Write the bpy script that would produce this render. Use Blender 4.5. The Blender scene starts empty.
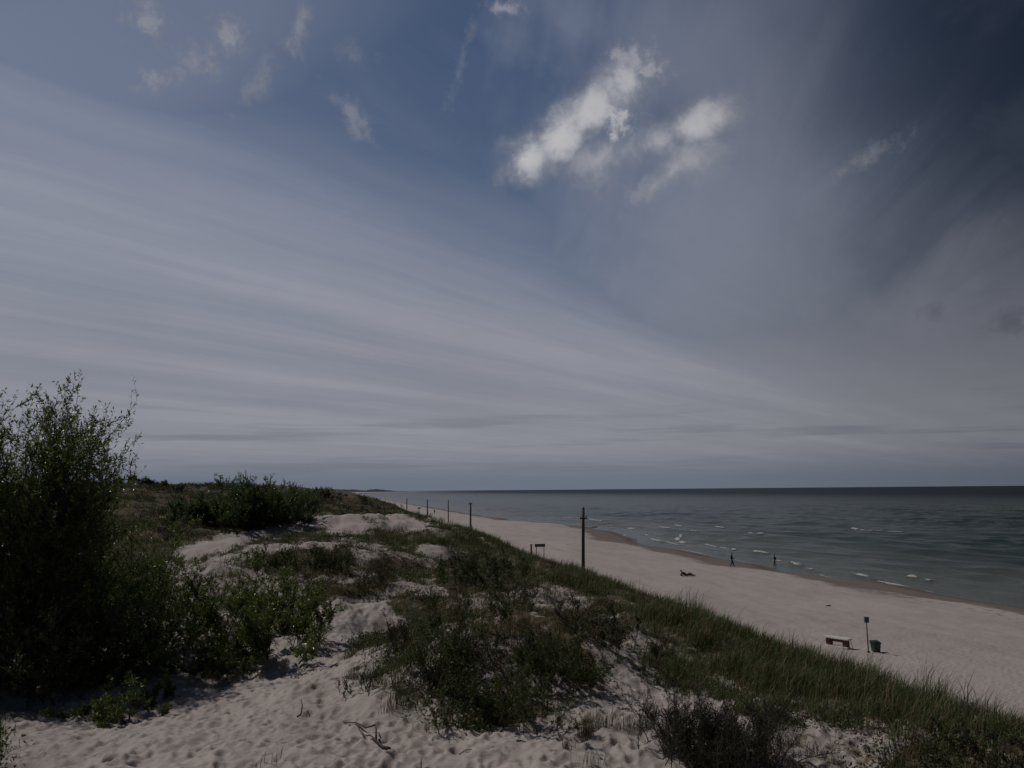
import bpy, bmesh, math, random
import numpy as np
from mathutils import Vector, Matrix

random.seed(7); RNG = np.random.default_rng(11)
SC = bpy.context.scene
R = math.radians

# ------------------------------------------------------------------ camera
F = 788.0; PITCH = R(7.66); ROLL = R(0.50); CAMZ = 11.0
cam = bpy.data.objects.new('camera', bpy.data.cameras.new('camera')); SC.collection.objects.link(cam)
cam.data.sensor_width = 36; cam.data.lens = F / 1024 * 36
cam.data.clip_start = 0.1; cam.data.clip_end = 100000
cam.location = (0, 0, CAMZ)
cam.matrix_world = Matrix.Translation((0, 0, CAMZ)) @ Matrix.Rotation(R(90) + PITCH, 4, 'X') @ Matrix.Rotation(-ROLL, 4, 'Z')
SC.camera = cam

# ------------------------------------------------------------------ light
SUN_EL = R(52); SUN_AZ = R(-66)          # azimuth clockwise from +Y: the sun stands left and a little ahead
SKY_STRENGTH = 0.1
sun = bpy.data.objects.new('sun', bpy.data.lights.new('sun', 'SUN')); SC.collection.objects.link(sun)
sun.data.energy = 4.8; sun.data.angle = R(0.6); sun.data.color = (1.0, 0.94, 0.87)
sdir = Vector((math.sin(SUN_AZ) * math.cos(SUN_EL), math.cos(SUN_AZ) * math.cos(SUN_EL), math.sin(SUN_EL)))
sun.rotation_euler = sdir.to_track_quat('Z', 'Y').to_euler()
SC.view_settings.view_transform = 'Standard'; SC.view_settings.look = 'None'
SC.view_settings.gamma = 1; SC.view_settings.exposure = -1.6
SC.cycles.max_bounces = 6; SC.cycles.transparent_max_bounces = 4
SC.cycles.diffuse_bounces = 3; SC.cycles.glossy_bounces = 2

def pdir(px, py):
    x = (np.asarray(px, float) - 512) / F; y = (384 - np.asarray(py, float)) / F
    c, s = math.cos(ROLL), math.sin(ROLL)
    xr = x * c + y * s; yr = -x * s + y * c
    d = np.stack([xr, math.cos(PITCH) - yr * math.sin(PITCH), math.sin(PITCH) + yr * math.cos(PITCH)], -1)
    return d / np.linalg.norm(d, axis=-1, keepdims=True)

def project(X, Y, Z):
    z = Z - CAMZ
    f = Y * math.cos(PITCH) + z * math.sin(PITCH); up = -Y * math.sin(PITCH) + z * math.cos(PITCH)
    f = np.where(f > 0.05, f, 0.05)
    xr = X / f; yr = up / f
    c, s = math.cos(ROLL), math.sin(ROLL)
    return 512 + F * (xr * c - yr * s), 384 - F * (xr * s + yr * c)

# node expression helper ---------------------------------------------------
class E:
    tree = None
    def __init__(s, sock): s.s = sock
    @staticmethod
    def m(op, *a, clamp=False):
        n = E.tree.nodes.new('ShaderNodeMath'); n.operation = op; n.use_clamp = clamp
        for i, v in enumerate(a):
            if isinstance(v, E): E.tree.links.new(v.s, n.inputs[i])
            else: n.inputs[i].default_value = v
        return E(n.outputs[0])
    def __add__(s, o): return E.m('ADD', s, o)
    __radd__ = __add__
    def __sub__(s, o): return E.m('SUBTRACT', s, o)
    def __rsub__(s, o): return E.m('SUBTRACT', o, s)
    def __mul__(s, o): return E.m('MULTIPLY', s, o)
    __rmul__ = __mul__
    def __truediv__(s, o): return E.m('DIVIDE', s, o)
    def clamp(s): return E.m('ADD', s, 0.0, clamp=True)
def emax(a, b): return E.m('MAXIMUM', a, b)
def step(x, a, b, lo=0.0, hi=1.0):
    n = E.tree.nodes.new('ShaderNodeMapRange'); n.interpolation_type = 'SMOOTHSTEP'
    E.tree.links.new(x.s, n.inputs[0])
    for i, v in enumerate((a, b, lo, hi)): n.inputs[i + 1].default_value = v
    return E(n.outputs[0])
def xyz(x, y, z=0.0):
    n = E.tree.nodes.new('ShaderNodeCombineXYZ')
    for i, v in enumerate((x, y, z)):
        if isinstance(v, E): E.tree.links.new(v.s, n.inputs[i])
        else: n.inputs[i].default_value = v
    return n.outputs[0]
def sep(sock):
    n = E.tree.nodes.new('ShaderNodeSeparateXYZ'); E.tree.links.new(sock, n.inputs[0])
    return E(n.outputs[0]), E(n.outputs[1]), E(n.outputs[2])
def noise(vec, scale, detail=4, rough=0.55, dist=0.0, lac=2.0):
    n = E.tree.nodes.new('ShaderNodeTexNoise'); E.tree.links.new(vec, n.inputs['Vector'])
    n.inputs['Scale'].default_value = scale; n.inputs['Detail'].default_value = detail
    n.inputs['Roughness'].default_value = rough; n.inputs['Distortion'].default_value = dist
    n.inputs['Lacunarity'].default_value = lac
    return E(n.outputs['Fac'])
def mixc(f, a, b):
    n = E.tree.nodes.new('ShaderNodeMix'); n.data_type = 'RGBA'
    for i, v in ((0, f), (6, a), (7, b)):
        if isinstance(v, E): v = v.s
        if isinstance(v, bpy.types.NodeSocket): E.tree.links.new(v, n.inputs[i])
        elif isinstance(v, (int, float)): n.inputs[i].default_value = v
        else: n.inputs[i].default_value = (*v, 1)
    return n.outputs[2]
def scalec(col, f):
    n = E.tree.nodes.new('ShaderNodeVectorMath'); n.operation = 'SCALE'
    E.tree.links.new(col, n.inputs[0])
    if isinstance(f, E): E.tree.links.new(f.s, n.inputs['Scale'])
    else: n.inputs['Scale'].default_value = f
    return n.outputs[0]

# ------------------------------------------------------------------ sky
def build_world():
    w = bpy.data.worlds.new('World'); SC.world = w; w.use_nodes = True
    t = w.node_tree; t.nodes.clear(); E.tree = t
    out = t.nodes.new('ShaderNodeOutputWorld'); bg = t.nodes.new('ShaderNodeBackground')
    t.links.new(bg.outputs[0], out.inputs[0]); bg.inputs['Strength'].default_value = SKY_STRENGTH
    sky = t.nodes.new('ShaderNodeTexSky'); sky.sky_type = 'NISHITA'; sky.sun_disc = False
    sky.sun_elevation = SUN_EL; sky.sun_rotation = SUN_AZ; sky.air_density = 1.0; sky.dust_density = 0.4; sky.ozone_density = 2.0
    tc = t.nodes.new('ShaderNodeTexCoord')
    nm = t.nodes.new('ShaderNodeVectorMath'); nm.operation = 'NORMALIZE'; t.links.new(tc.outputs['Generated'], nm.inputs[0])
    x, y, z = sep(nm.outputs[0])
    az = E.m('ARCTAN2', x, y) * (180 / math.pi); el = E.m('ARCSINE', z) * (180 / math.pi)
    zc = emax(z, 0.0) + 0.012
    # flat cloud layer: streak axis s, cross axis tt
    dv = pdir(1150, 487); a = dv[:2] / np.hypot(*dv[:2])
    s_ = (x * float(a[0]) + y * float(a[1])) / zc; t_ = (x * float(a[1]) - y * float(a[0])) / zc
    wob = noise(xyz(s_ * 0.35, t_ * 0.35), 1.0, 3) - 0.5
    tw = t_ + wob * 0.5
    streak = noise(xyz(s_ * 0.22, tw * 1.9), 1.0, 5, 0.5)
    streak2 = noise(xyz(s_ * 0.10 + 7.0, tw * 0.9), 1.0, 3, 0.5)
    wisp = noise(xyz(s_ * 0.8, tw * 2.2, 3.0), 1.0, 6, 0.6, 0.5)
    def cell(px, py):
        d = pdir(px, py); return math.degrees(math.atan2(d[0], d[1])), math.degrees(math.asin(d[2]))
    def blob(cx, cy, rx, ry, rot=0.0, jit=0.0, jn=None):
        """soft elliptic patch of sky round the direction seen at (cx, cy); 1 at its centre"""
        a0, e0 = cell(cx, cy); a1, _ = cell(cx + rx, cy); _, e1 = cell(cx, cy + ry)
        ra = abs(a1 - a0); re = abs(e1 - e0)
        c, s = math.cos(R(rot)), math.sin(R(rot))
        dx = (az - a0); dy = (el - e0)
        u = (dx * c + dy * s) / ra; v = (dy * c - dx * s) / re
        d = E.m('SQRT', u * u + v * v)
        if jn is not None: d = d + jn * jit
        return d
    fib = noise(xyz(s_ * 0.55, tw * 6.0, 4.0), 1.0, 8, 0.62, 0.35) - 0.5
    # veil
    left = step(tw + (streak - 0.5) * 0.8 + (wisp - 0.5) * 0.5, -1.15, -2.75)
    left = left * (0.90 + (streak - 0.5) * 0.45 + (streak2 - 0.5) * 0.75 + fib * 0.32)
    azel = xyz(az * 0.02, el * 0.02, 0.0)
    big = noise(azel, 2.3, 5, 0.6) - 0.5
    fan = noise(xyz((az + el * -0.35) * 0.09, el * 0.02, 1.0), 1.6, 6, 0.6, 0.6) - 0.5
    r1 = step(blob(745, 250, 270, 250, 0, 1.3, big * 1.6 + fan * 0.5), 1.5, 0.0) * 0.68
    r2 = step(blob(700, 60, 160, 130, 0, 0.8, fan * 0.9 + big * 1.6), 1.3, 0.1) * 0.46
    r3 = step(blob(565, 25, 60, 70, -30, 2.2, fan + big * 2.0 + (wisp - 0.5)), 1.3, 0.0) * 0.36
    r4 = step(blob(930, 360, 260, 150, 0, 1.4, big * 2.0), 1.7, 0.0) * 0.75
    l2 = step(blob(60, 60, 330, 120, 25, 0.5, big * 2.0), 1.5, 0.3) * 0.38
    r5 = step(blob(900, 150, 200, 200, 0, 0.8, fan * 1.2 + big), 1.4, 0.0) * 0.10
    dv2 = pdir(660, 487); b2 = dv2[:2] / np.hypot(*dv2[:2])
    s2 = (x * float(b2[0]) + y * float(b2[1])) / zc; t2 = (x * float(b2[1]) - y * float(b2[0])) / zc
    w2 = noise(xyz(s2 * 0.55 + 3.0, t2 * 3.2, 9.0), 1.0, 7, 0.62, 0.7) - 0.5
    fan2 = step(w2 + big * 0.5, -0.06, 0.30) * step(blob(760, 150, 330, 260, 0, 0.9, big * 1.5), 1.5, 0.2) * 0.55
    fan3 = step(w2 * 0.8 + (wisp - 0.5) * 0.8, 0.02, 0.30) * step(blob(300, 90, 330, 160, 20, 0.8, big), 1.5, 0.3) * 0.40
    left = emax(left, emax(fan2, fan3))
    V = emax(emax(emax(left, r1), emax(r2, r3)), emax(r4, emax(l2, r5)))
    V = V * (1.0 - step(blob(1000, 40, 260, 210, 0, 1.2, big * 1.2 + fan * .6 + w2), 1.5, 0.0) * 0.85)
    V = emax(V, 0.05 + (wisp - 0.5) * 0.5)
    front = step(E.m('ABSOLUTE', az), 95.0, 50.0) * step(el, 68.0, 42.0)
    V = V * front
    dim = step(az, 4.0, 44.0, 1.0, 0.60)
    edge = step(el + big * 8.0, 22.0, 3.0) * 0.95
    V = emax(V, edge * step(E.m('ABSOLUTE', az), 120.0, 60.0, .35, 1.0)).clamp()
    veilcol = mixc(step(el, 24.0, 3.0), (8.3, 8.9, 11.1), (8.1, 8.3, 9.5))
    veilcol = scalec(veilcol, dim * (0.96 + (streak2 - 0.5) * 0.24 + (streak - 0.5) * 0.14 * step(el, 6.0, 20.0) + (wisp - 0.5) * 0.12 + big * 0.25 + fib * 0.11 * step(el, 5.0, 14.0)))
    blue = scalec(mixc(0.45, sky.outputs[0], (0.9, 1.35, 2.8)), step(az, 2.0, 36.0, 1.40, 0.34))
    blue = scalec(blue, 0.35 + 0.65 * front)
    col = mixc(V, blue, veilcol)
    # low stratus strips near the horizon
    low = noise(xyz(az * 0.05, el * 0.9, 5.0), 1.0, 4, 0.6)
    lowm = step(low, 0.50, 0.66) * step(el, 7.5, 3.6) * step(el, 0.2, 1.0)
    col = mixc(lowm * 0.55, col, scalec(mixc(0.0, (4.6, 5.0, 6.0), (0, 0, 0)), dim))
    col = mixc(step(el + (low - 0.5) * 1.0, 3.4, 0.3) * 0.9, col, scalec(mixc(0.0, (4.0, 4.75, 6.1), (0, 0, 0)), dim))
    dk = step(blob(1010, 320, 26, 15, 0, 3.2, noise(azel, 34, 7, 0.65, 0.4) - 0.5), 1.2, 0.0)
    col = mixc(dk * 0.6, col, (2.2, 2.4, 3.0))
    dk = step(blob(935, 313, 16, 12, 0, 3.2, noise(azel, 38, 7, 0.65, 0.4) - 0.5), 1.2, 0.0)
    col = mixc(dk * 0.35, col, (1.9, 2.1, 2.6))
    # puffs
    fine = noise(azel, 20, 8, 0.62, 0.3) - 0.5; mid = noise(azel, 7, 5, 0.6, 0.4) - 0.5
    fine2 = noise(azel, 62, 6, 0.65, 0.4) - 0.5
    jn = fine * 0.75 + mid * 0.95 + fine2 * 0.12; jsm = fine * 1.2 + fine2 * 0.7
    puffs = [(528, 160, 30, 22, 20, 1), (560, 138, 34, 22, 40, 1), (590, 112, 34, 22, 35, .95), (622, 85, 30, 30, 10, .85), (632, 62, 26, 18, -20, .6),
             (600, 160, 34, 22, 15, .7), (612, 108, 22, 26, 30, .8), (625, 150, 34, 16, 10, .6), (690, 160, 34, 26, 10, .65), (650, 145, 45, 20, 12, .8), (694, 127, 34, 18, 15, .85), (672, 172, 40, 16, 38, .75), (640, 192, 26, 9, 35, .4),
             (146, 22, 20, 18, 0, .5), (190, 60, 26, 16, 20, .42), (230, 40, 15, 13, 0, .5), (150, 78, 14, 12, 0, .45), (298, 28, 10, 26, -20, .4),
             (254, 88, 10, 28, -30, .35), (350, 115, 22, 9, -35, .4), (356, 55, 16, 10, 0, .25), (503, 8, 22, 7, 0, .55), (462, 60, 5, 34, -20, .3),
             (866, 158, 32, 9, 20, .35), (215, 297, 9, 4, 0, .3), (267, 295, 10, 5, 0, .3), (48, 313, 12, 6, 0, .3)]
    P = None
    for (cx, cy, rx, ry, rot, k) in puffs:
        b = step(blob(cx, cy, rx * 1.32, ry * 1.4, rot, 2.3 if rx > 27 and ry > 14 else 3.2, jn if rx > 27 and ry > 14 else jsm), 1.25, -0.15) * k
        P = b if P is None else emax(P, b)
    pc = scalec(mixc(step(P, 0.1, 1.0), (7.0, 7.1, 8.0), (15.0, 15.0, 15.6)), 1.0 + (fine * 0.5 + mid * 0.4))
    col = mixc(P.clamp(), col, pc)
    t.links.new(col, bg.inputs['Color'])
build_world()

# ------------------------------------------------------------------ numpy noise
def _hash(ix, iy, seed):
    h = (ix.astype(np.int64) * 374761393 + iy.astype(np.int64) * 668265263 + seed * 1442695041) & 0xffffffff
    h = ((h ^ (h >> 13)) * 1274126177) & 0xffffffff
    return ((h ^ (h >> 16)) & 0xffff) / 65535.0
def vnoise(x, y, seed=0):
    ix = np.floor(x); iy = np.floor(y); fx = x - ix; fy = y - iy
    fx = fx * fx * fx * (fx * (fx * 6 - 15) + 10); fy = fy * fy * fy * (fy * (fy * 6 - 15) + 10)
    a = _hash(ix, iy, seed); b = _hash(ix + 1, iy, seed); c = _hash(ix, iy + 1, seed); d = _hash(ix + 1, iy + 1, seed)
    return (a + (b - a) * fx) * (1 - fy) + (c + (d - c) * fx) * fy - 0.5
def fbm(x, y, seed=0, octv=4, g=0.5):
    s = 0; a = 1.0
    for i in range(octv):
        s = s + a * vnoise(x * 2 ** i + 17.3 * i, y * 2 ** i - 9.1 * i, seed + i); a *= g
    return s
def sst(x, a, b):
    t = np.clip((x - a) / (b - a), 0, 1); return t * t * (3 - 2 * t)

# ------------------------------------------------------------------ terrain
CU, SU = 0.97950, 0.20144
def uv(X, Y): return CU * X + SU * Y, -SU * X + CU * Y
def XY(u, v): return CU * u - SU * v, SU * u + CU * v
def shore(v):
    return np.interp(v, [-400, 0, 60, 85, 122, 160, 200, 225, 262, 330, 520, 1050, 3000, 6000, 9000],
                        [66, 62, 60, 58.5, 57, 59.5, 67.5, 68.5, 58.5, 56.5, 53, 40, 20, 140, 900]) + 0.9 * np.sin(v / 9.0) + 0.7 * np.sin(v / 4.3 + 1)
def plane_pt(px, py, z):
    d = pdir(px, py); k = (z - CAMZ) / d[..., 2]
    return d[..., 0] * k, d[..., 1] * k
BUMPS = []
def bump(px, py, z, rx, ry, amp):
    x, y = plane_pt(px, py, z); BUMPS.append((float(x), float(y), rx, ry, amp))
bump(500, 655, 6.6, 3.2, 2.6, 1.4); bump(425, 636, 6.4, 2.0, 2.4, 0.8); bump(395, 676, 6.2, 1.3, 1.2, -0.45); bump(575, 670, 6.3, 2.0, 2.4, 0.5)
bump(490, 575, 6.4, 5.0, 6.0, 1.0); bump(340, 597, 6.2, 6.0, 3.0, -1.5); bump(400, 605, 6.4, 5, 2.0, 0.7)
bump(300, 556, 6.6, 9.0, 6.0, 1.2); bump(215, 575, 6.6, 5.0, 6.0, 0.9); bump(350, 527, 7.0, 9, 7, 1.7); bump(405, 522, 7.0, 7, 8, 1.7)
bump(215, 548, 7.0, 9.0, 6.0, 1.0); bump(290, 526, 7.0, 14, 8, 1.0); bump(620, 640, 6.0, 2.5, 3.0, 0.35); bump(700, 735, 6.2, 2.2, 1.6, 0.4)
bump(560, 610, 6.3, 4, 4, 0.5); bump(340, 505, 6.0, 20, 22, 2.2); bump(860, 735, 5.9, 4, 2.0, 0.35); bump(450, 700, 6, 1.6, 1.4, 0.5)
bump(465, 535, 6.0, 5, 10, 0.5)

# footprints pressed into a world grid (4.5 cm cells)
FX0, FY0, FC, FNX, FNY = -22.0, 7.0, 0.05, 1340, 900
FP = np.zeros((FNY, FNX), np.float32)
def stamp(x, y, ang, L, W, dep):
    r = int(L * 1.9 / FC) + 1
    i0 = int((x - FX0) / FC); j0 = int((y - FY0) / FC)
    if i0 - r < 0 or j0 - r < 0 or i0 + r >= FNX or j0 + r >= FNY: return
    jj, ii = np.mgrid[j0 - r:j0 + r, i0 - r:i0 + r]
    dx = ii * FC + FX0 - x; dy = jj * FC + FY0 - y
    c, s = math.cos(ang), math.sin(ang)
    a = (dx * c + dy * s) / L; b = (dy * c - dx * s) / W
    q = a * a + b * b
    FP[j0 - r:j0 + r, i0 - r:i0 + r] += (-dep * np.exp(-q * 1.6) + 0.5 * dep * np.exp(-((np.sqrt(q) - 1.35) / 0.4) ** 2)).astype(np.float32)
for k in range(46000):
    x = RNG.uniform(-21, 44); y = RNG.uniform(8, 51)
    px, py = project(np.array(x), np.array(y), np.array(6.0))
    ang = RNG.normal(0.2, 0.8)
    s = RNG.uniform(0.7, 1.5)
    stamp(x, y, ang, 0.115 * s, 0.085 * s, RNG.uniform(0.015, 0.07))
def footprints(X, Y):
    gx = np.clip((X - FX0) / FC, 0, FNX - 1.001); gy = np.clip((Y - FY0) / FC, 0, FNY - 1.001)
    i = gx.astype(int); j = gy.astype(int); a = gx - i; b = gy - j
    v = (FP[j, i] * (1 - a) + FP[j, i + 1] * a) * (1 - b) + (FP[j + 1, i] * (1 - a) + FP[j + 1, i + 1] * a) * b
    e = np.minimum(np.minimum(X - FX0, FX0 + FNX * FC - X), np.minimum(Y - FY0, FY0 + FNY * FC - Y))
    return v * np.clip(e / 2, 0, 1)

def height(X, Y, fine=True):
    u, v = uv(X, Y)
    us = u + (60 - shore(v))                     # distance axis with the waterline at 60
    w = sst(u, 22, 50); ub = u * (1 - w) + us * w
    beach = np.interp(ub, [-1e5, 20, 23, 40, 50, 56, 60, 66, 80, 120, 400, 1e5], [3.0, 3.0, 2.5, 1.75, 1.15, .55, 0, -.5, -1.5, -3.5, -10, -12])
    beach = beach + fbm(X * 0.09, Y * 0.09, 5, 3) * 0.22 * sst(ub, 62, 50) + 0.07 * fbm(X * .8, Y * .8, 8, 4) * sst(ub, 57, 50) \
        + np.where(ub > 52, 0.10 * np.sin(v / 5.0 + 2 * np.sin(v / 17.0)) * sst(ub, 52, 56) * sst(ub, 64, 60), 0)
    inl = 5.5 + 0.5 * sst(u, 12, 2) + 4.6 * sst(u, -12, -42) * sst(v, 55, 150) + 1.2 * sst(u, -8, -20) * sst(v, 20, 50) + 2.0 * sst(v, 150, 400) * sst(u, 8, -12)
    near = np.hypot(X, Y)
    farm = 1 + 0.4 * sst(near, 80, 300)
    inl = inl + (fbm(X * .07, Y * .07, 21, 4) * 1.5 * farm + fbm(X * .30, Y * .30, 31, 3) * 0.85 * sst(near, 16, 34) + fbm(X * .35, Y * .35, 33, 3) * .25) * sst(near, 12, 30) * sst(u, 17.5, 10)
    for (bx, by, rx, ry, amp) in BUMPS:
        inl = inl + amp * np.exp(-((X - bx) / rx) ** 2 - ((Y - by) / ry) ** 2)
    k = sst(u + 0.8 * fbm(v * .08, v * 0 + 3, 41, 2), 15.5, 21.5)
    inl = inl - 0.5 * sst(u, 12, 16.5)
    h = inl * (1 - k) + beach * k
    h = h + 3.3 * (1 - sst(near, 2.5, 12.5)) 
    if fine:
        h = h + fbm(X * 1.6, Y * 1.6, 51, 3) * 0.15 * (1 - k) + footprints(X, Y) * (0.5 + 0.5 * sst(u, 21, 15)) * sst(ub, 52, 46)
    return h

def ground(px, py, far=2500):
    """point where the sight line through the photo's pixel meets the terrain"""
    d = pdir(px, py); ts = np.geomspace(7, far, 3000)
    z = CAMZ + d[2] * ts; h = height(d[0] * ts, d[1] * ts, False)
    i = int(np.argmax(z < h)) if (z < h).any() else len(ts) - 1
    return Vector((d[0] * ts[i], d[1] * ts[i], float(height(np.array([d[0] * ts[i]]), np.array([d[1] * ts[i]]))[0])))
def on_beach(px, py, z=1.0):
    for _ in range(12):
        x, y = plane_pt(px, py, z); z = float(height(np.array([float(x)]), np.array([float(y)]))[0])
    return Vector((float(x), float(y), z))
def hz(x, y): return float(height(np.array([x], float), np.array([y], float))[0])

# plant cover of the dunes, one code per patch, outlined as seen from the viewpoint and pinned to the ground
COVER = [
 ('h', [(0,470),(350,470),(345,500),(330,505),(300,520),(240,530),(200,540),(170,560),(120,640),(0,660)]),
 ('b', [(200,522),(245,523),(300,516),(330,508),(330,514),(290,523),(240,533),(205,536)]),
 ('s', [(172,556),(182,544),(228,541),(226,551),(192,560)]),
 ('o', [(170,556),(192,560),(228,550),(256,540),(325,528),(332,541),(256,547),(200,562),(176,566)]),
 ('m', [(190,578),(205,560),(256,547),(332,541),(332,546),(262,556),(256,575),(262,590),(330,600),(300,612),(190,612)]),
 ('s', [(192,578),(205,560),(256,545),(330,541),(330,544),(256,551),(215,566),(200,590)]),
 ('s', [(240,536),(262,528),(318,518),(335,516),(335,520),(300,529),(256,536)]),
 ('m', [(320,540),(365,518),(390,514),(440,524),(440,534),(380,530),(350,538)]),
 ('s', [(322,532),(340,521),(364,519),(378,532),(350,535)]),
 ('s', [(384,516),(400,513),(430,527),(422,531),(388,530)]),
 ('s', [(322,513),(344,503),(350,506),(338,516)]),
 ('g', [(345,492),(372,498),(400,508),(440,521),(440,527),(425,523),(395,512),(372,508),(350,506)]),
 ('g', [(350,538),(378,530),(430,531),(480,538),(480,546),(420,547),(372,546)]),
 ('m', [(325,541),(350,540),(385,546),(425,548),(425,560),(400,562),(355,560),(330,552)]),
 ('D', [(262,556),(300,548),(350,549),(360,565),(352,577),(300,578),(264,577)]),
 ('m', [(264,577),(352,577),(360,565),(440,560),(440,590),(400,590),(380,600),(300,600)]),
 ('D', [(362,560),(388,557),(412,560),(428,568),(412,576),(372,573)]),
 ('D', [(298,586),(340,583),(360,584),(384,572),(400,574),(384,592),(360,598),(312,600)]),
 ('m', [(440,545),(520,548),(560,570),(600,590),(640,600),(690,650),(720,680),(760,700),(690,700),(640,660),(600,640),(560,640),(470,600)]),
 ('D', [(434,585),(440,563),(470,550),(520,553),(548,572),(532,590),(500,594),(455,596)]),
 ('b', [(385,600),(400,592),(440,596),(512,600),(560,598),(604,610),(606,632),(588,642),(560,640),(510,625),(440,628),(395,618)]),
 ('g', [(430,520),(512,540),(560,552),(620,575),(720,605),(800,630),(880,648),(960,670),(1024,686),(1024,745),(960,732),(880,722),(800,712),(770,703),(715,676),(670,645),(620,618),(590,600),(545,580),(500,564),(455,546)]),
 ('m', [(470,532),(498,538),(508,546),(486,546)]),
 ('D', [(560,610),(600,606),(632,618),(628,642),(600,646),(570,630)]),
 ('m', [(345,665),(352,645),(400,650),(430,680),(430,705),(400,700),(385,690)]),
 ('D', [(352,652),(372,632),(420,622),(480,612),(540,626),(585,646),(600,672),(596,690),(570,705),(512,728),(470,730),(420,720),(398,706),(430,700),(425,672),(395,655),(385,668),(360,670)]),
 ('m', [(350,654),(392,642),(432,652),(436,676),(424,700),(402,708),(385,692),(362,678)]),
 ('b', [(400,628),(430,620),(500,610),(560,625),(560,640),(500,640),(440,640)]),
 ('m', [(388,672),(420,672),(424,700),(404,698)]),
 ('s', [(520,735),(575,706),(600,690),(615,672),(655,690),(700,700),(650,712),(640,742),(560,760),(520,760)]),
 ('m', [(640,655),(690,655),(700,675),(760,702),(800,712),(880,720),(950,730),(1024,745),(1024,790),(760,790),(760,720),(690,690),(640,686)]),
 ('o', [(645,640),(670,650),(710,680),(690,690),(668,680),(650,662)]),
 ('D', [(900,745),(960,735),(1024,742),(1024,790),(880,790)]),
]
GW, GH = 512, 384
codes = {'s': 0, 'm': 1, 'o': 2, 'b': 3, 'h': 4, 'D': 5, 'g': 6}
GRID = np.zeros((GH + 30, GW), np.int8)
_yy, _xx = np.mgrid[0:GH + 30, 0:GW]
_gx = _xx * 2 + 1.0; _gy = _yy * 2 + 1.0
for code, poly in COVER:
    ins = np.zeros(GRID.shape, bool); n = len(poly)
    for i in range(n):
        (x1, y1), (x2, y2) = poly[i], poly[(i + 1) % n]
        if y1 == y2: continue
        ins ^= ((y1 > _gy) != (y2 > _gy)) & (_gx < (x2 - x1) * (_gy - y1) / (y2 - y1) + x1)
    GRID[ins] = codes[code]
def cover_code(X, Y, Z, jit=3.0):
    px, py = project(X, Y, Z)
    D = np.hypot(X, Y)
    px = px + jit * 2 * fbm(X * 1.3, Y * 1.3, 61, 3) * np.clip(30 / D, .3, 2); py = py + jit * 2 * fbm(X * 1.3, Y * 1.3, 71, 3) * np.clip(30 / D, .2, 2)
    u, v = uv(X, Y)
    i = np.clip((px / 2).astype(int), 0, GW - 1); j = np.clip((py / 2).astype(int), 0, GH + 29)
    c = GRID[j, i].astype(int)
    n = fbm(X * .12, Y * .12, 81, 3)
    outc = np.where(n > 0.12, 5, np.where(n > -0.1, 1, 0)); outc = np.where(u < -18, 4, outc); outc = np.where(u > 8, 6, outc)
    nb = fbm(X * .55, Y * .55, 87, 3)
    c = np.where((c == 3) & (D < 62), np.where(nb > .16, 1, np.where(nb < -.16, 5, 3)), c)
    c = np.where((c == 5) & (D < 40) & (fbm(X * .7, Y * .7, 89, 3) > .33), 1, c)
    out = (px < 0) | (px > 1023) | (Y < 5)
    c = np.where(out, outc, c)
    c = np.where((u > 14.5) & (D > 10), 6, c)     # the seaward slope carries beach grass
    c = np.where((D > 130) & (u > 9), 6, c)
    c = np.where((D > 160) & (u < 9), np.where(n > 0.2, 5, 4), c)
    c = np.where(u > 20.6 + 1.2 * fbm(v * .3, v * 0, 91, 3), 0, c)
    c = np.where(np.hypot(X, Y) < 10, 0, c)
    return c

# ------------------------------------------------------------------ mesh helpers
COL = SC.collection
def link(o, parent=None):
    COL.objects.link(o)
    if parent: o.parent = parent
    return o
def tag(o, label=None, cat=None, group=None, kind=None):
    for k, v in (('label', label), ('category', cat), ('group', group), ('kind', kind)):
        if v: o[k] = v
    return o
def np_mesh(name, verts, faces, mat, parent=None, loops=None, smooth=False, attrs=None, colors=None):
    """faces: (n,3)/(n,4) array, or (flat_loop_array, face_sizes) when mixed"""
    me = bpy.data.meshes.new(name)
    verts = np.asarray(verts, np.float32)
    if isinstance(faces, tuple): fl, sizes = faces
    else: fl = faces.ravel(); sizes = np.full(len(faces), faces.shape[1])
    me.vertices.add(len(verts)); me.vertices.foreach_set('co', verts.ravel())
    me.loops.add(len(fl)); me.loops.foreach_set('vertex_index', fl.astype(np.int32))
    me.polygons.add(len(sizes))
    st = np.concatenate([[0], np.cumsum(sizes)[:-1]]).astype(np.int32)
    me.polygons.foreach_set('loop_start', st); me.polygons.foreach_set('loop_total', sizes.astype(np.int32))
    me.polygons.foreach_set('use_smooth', np.full(len(sizes), smooth))
    for k, v in (attrs or {}).items():
        a = me.attributes.new(k, 'FLOAT', 'POINT'); a.data.foreach_set('value', np.asarray(v, np.float32))
    if colors is not None:
        a = me.attributes.new('tint', 'FLOAT_COLOR', 'POINT')
        c4 = np.ones((len(verts), 4), np.float32); c4[:, :3] = colors; a.data.foreach_set('color', c4.ravel())
    me.update(); me.validate()
    me.materials.append(mat)
    return link(bpy.data.objects.new(name, me), parent)
def bm_obj(name, bm, mat, parent=None, smooth=False):
    me = bpy.data.meshes.new(name); bm.to_mesh(me); bm.free(); me.materials.append(mat)
    if smooth: me.polygons.foreach_set('use_smooth', np.full(len(me.polygons), True))
    return link(bpy.data.objects.new(name, me), parent)
def empty(name, loc, rz=0.0):
    o = bpy.data.objects.new(name, None); o.location = loc; o.rotation_euler = (0, 0, rz); o.empty_display_size = 0.3
    return link(o)
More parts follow.
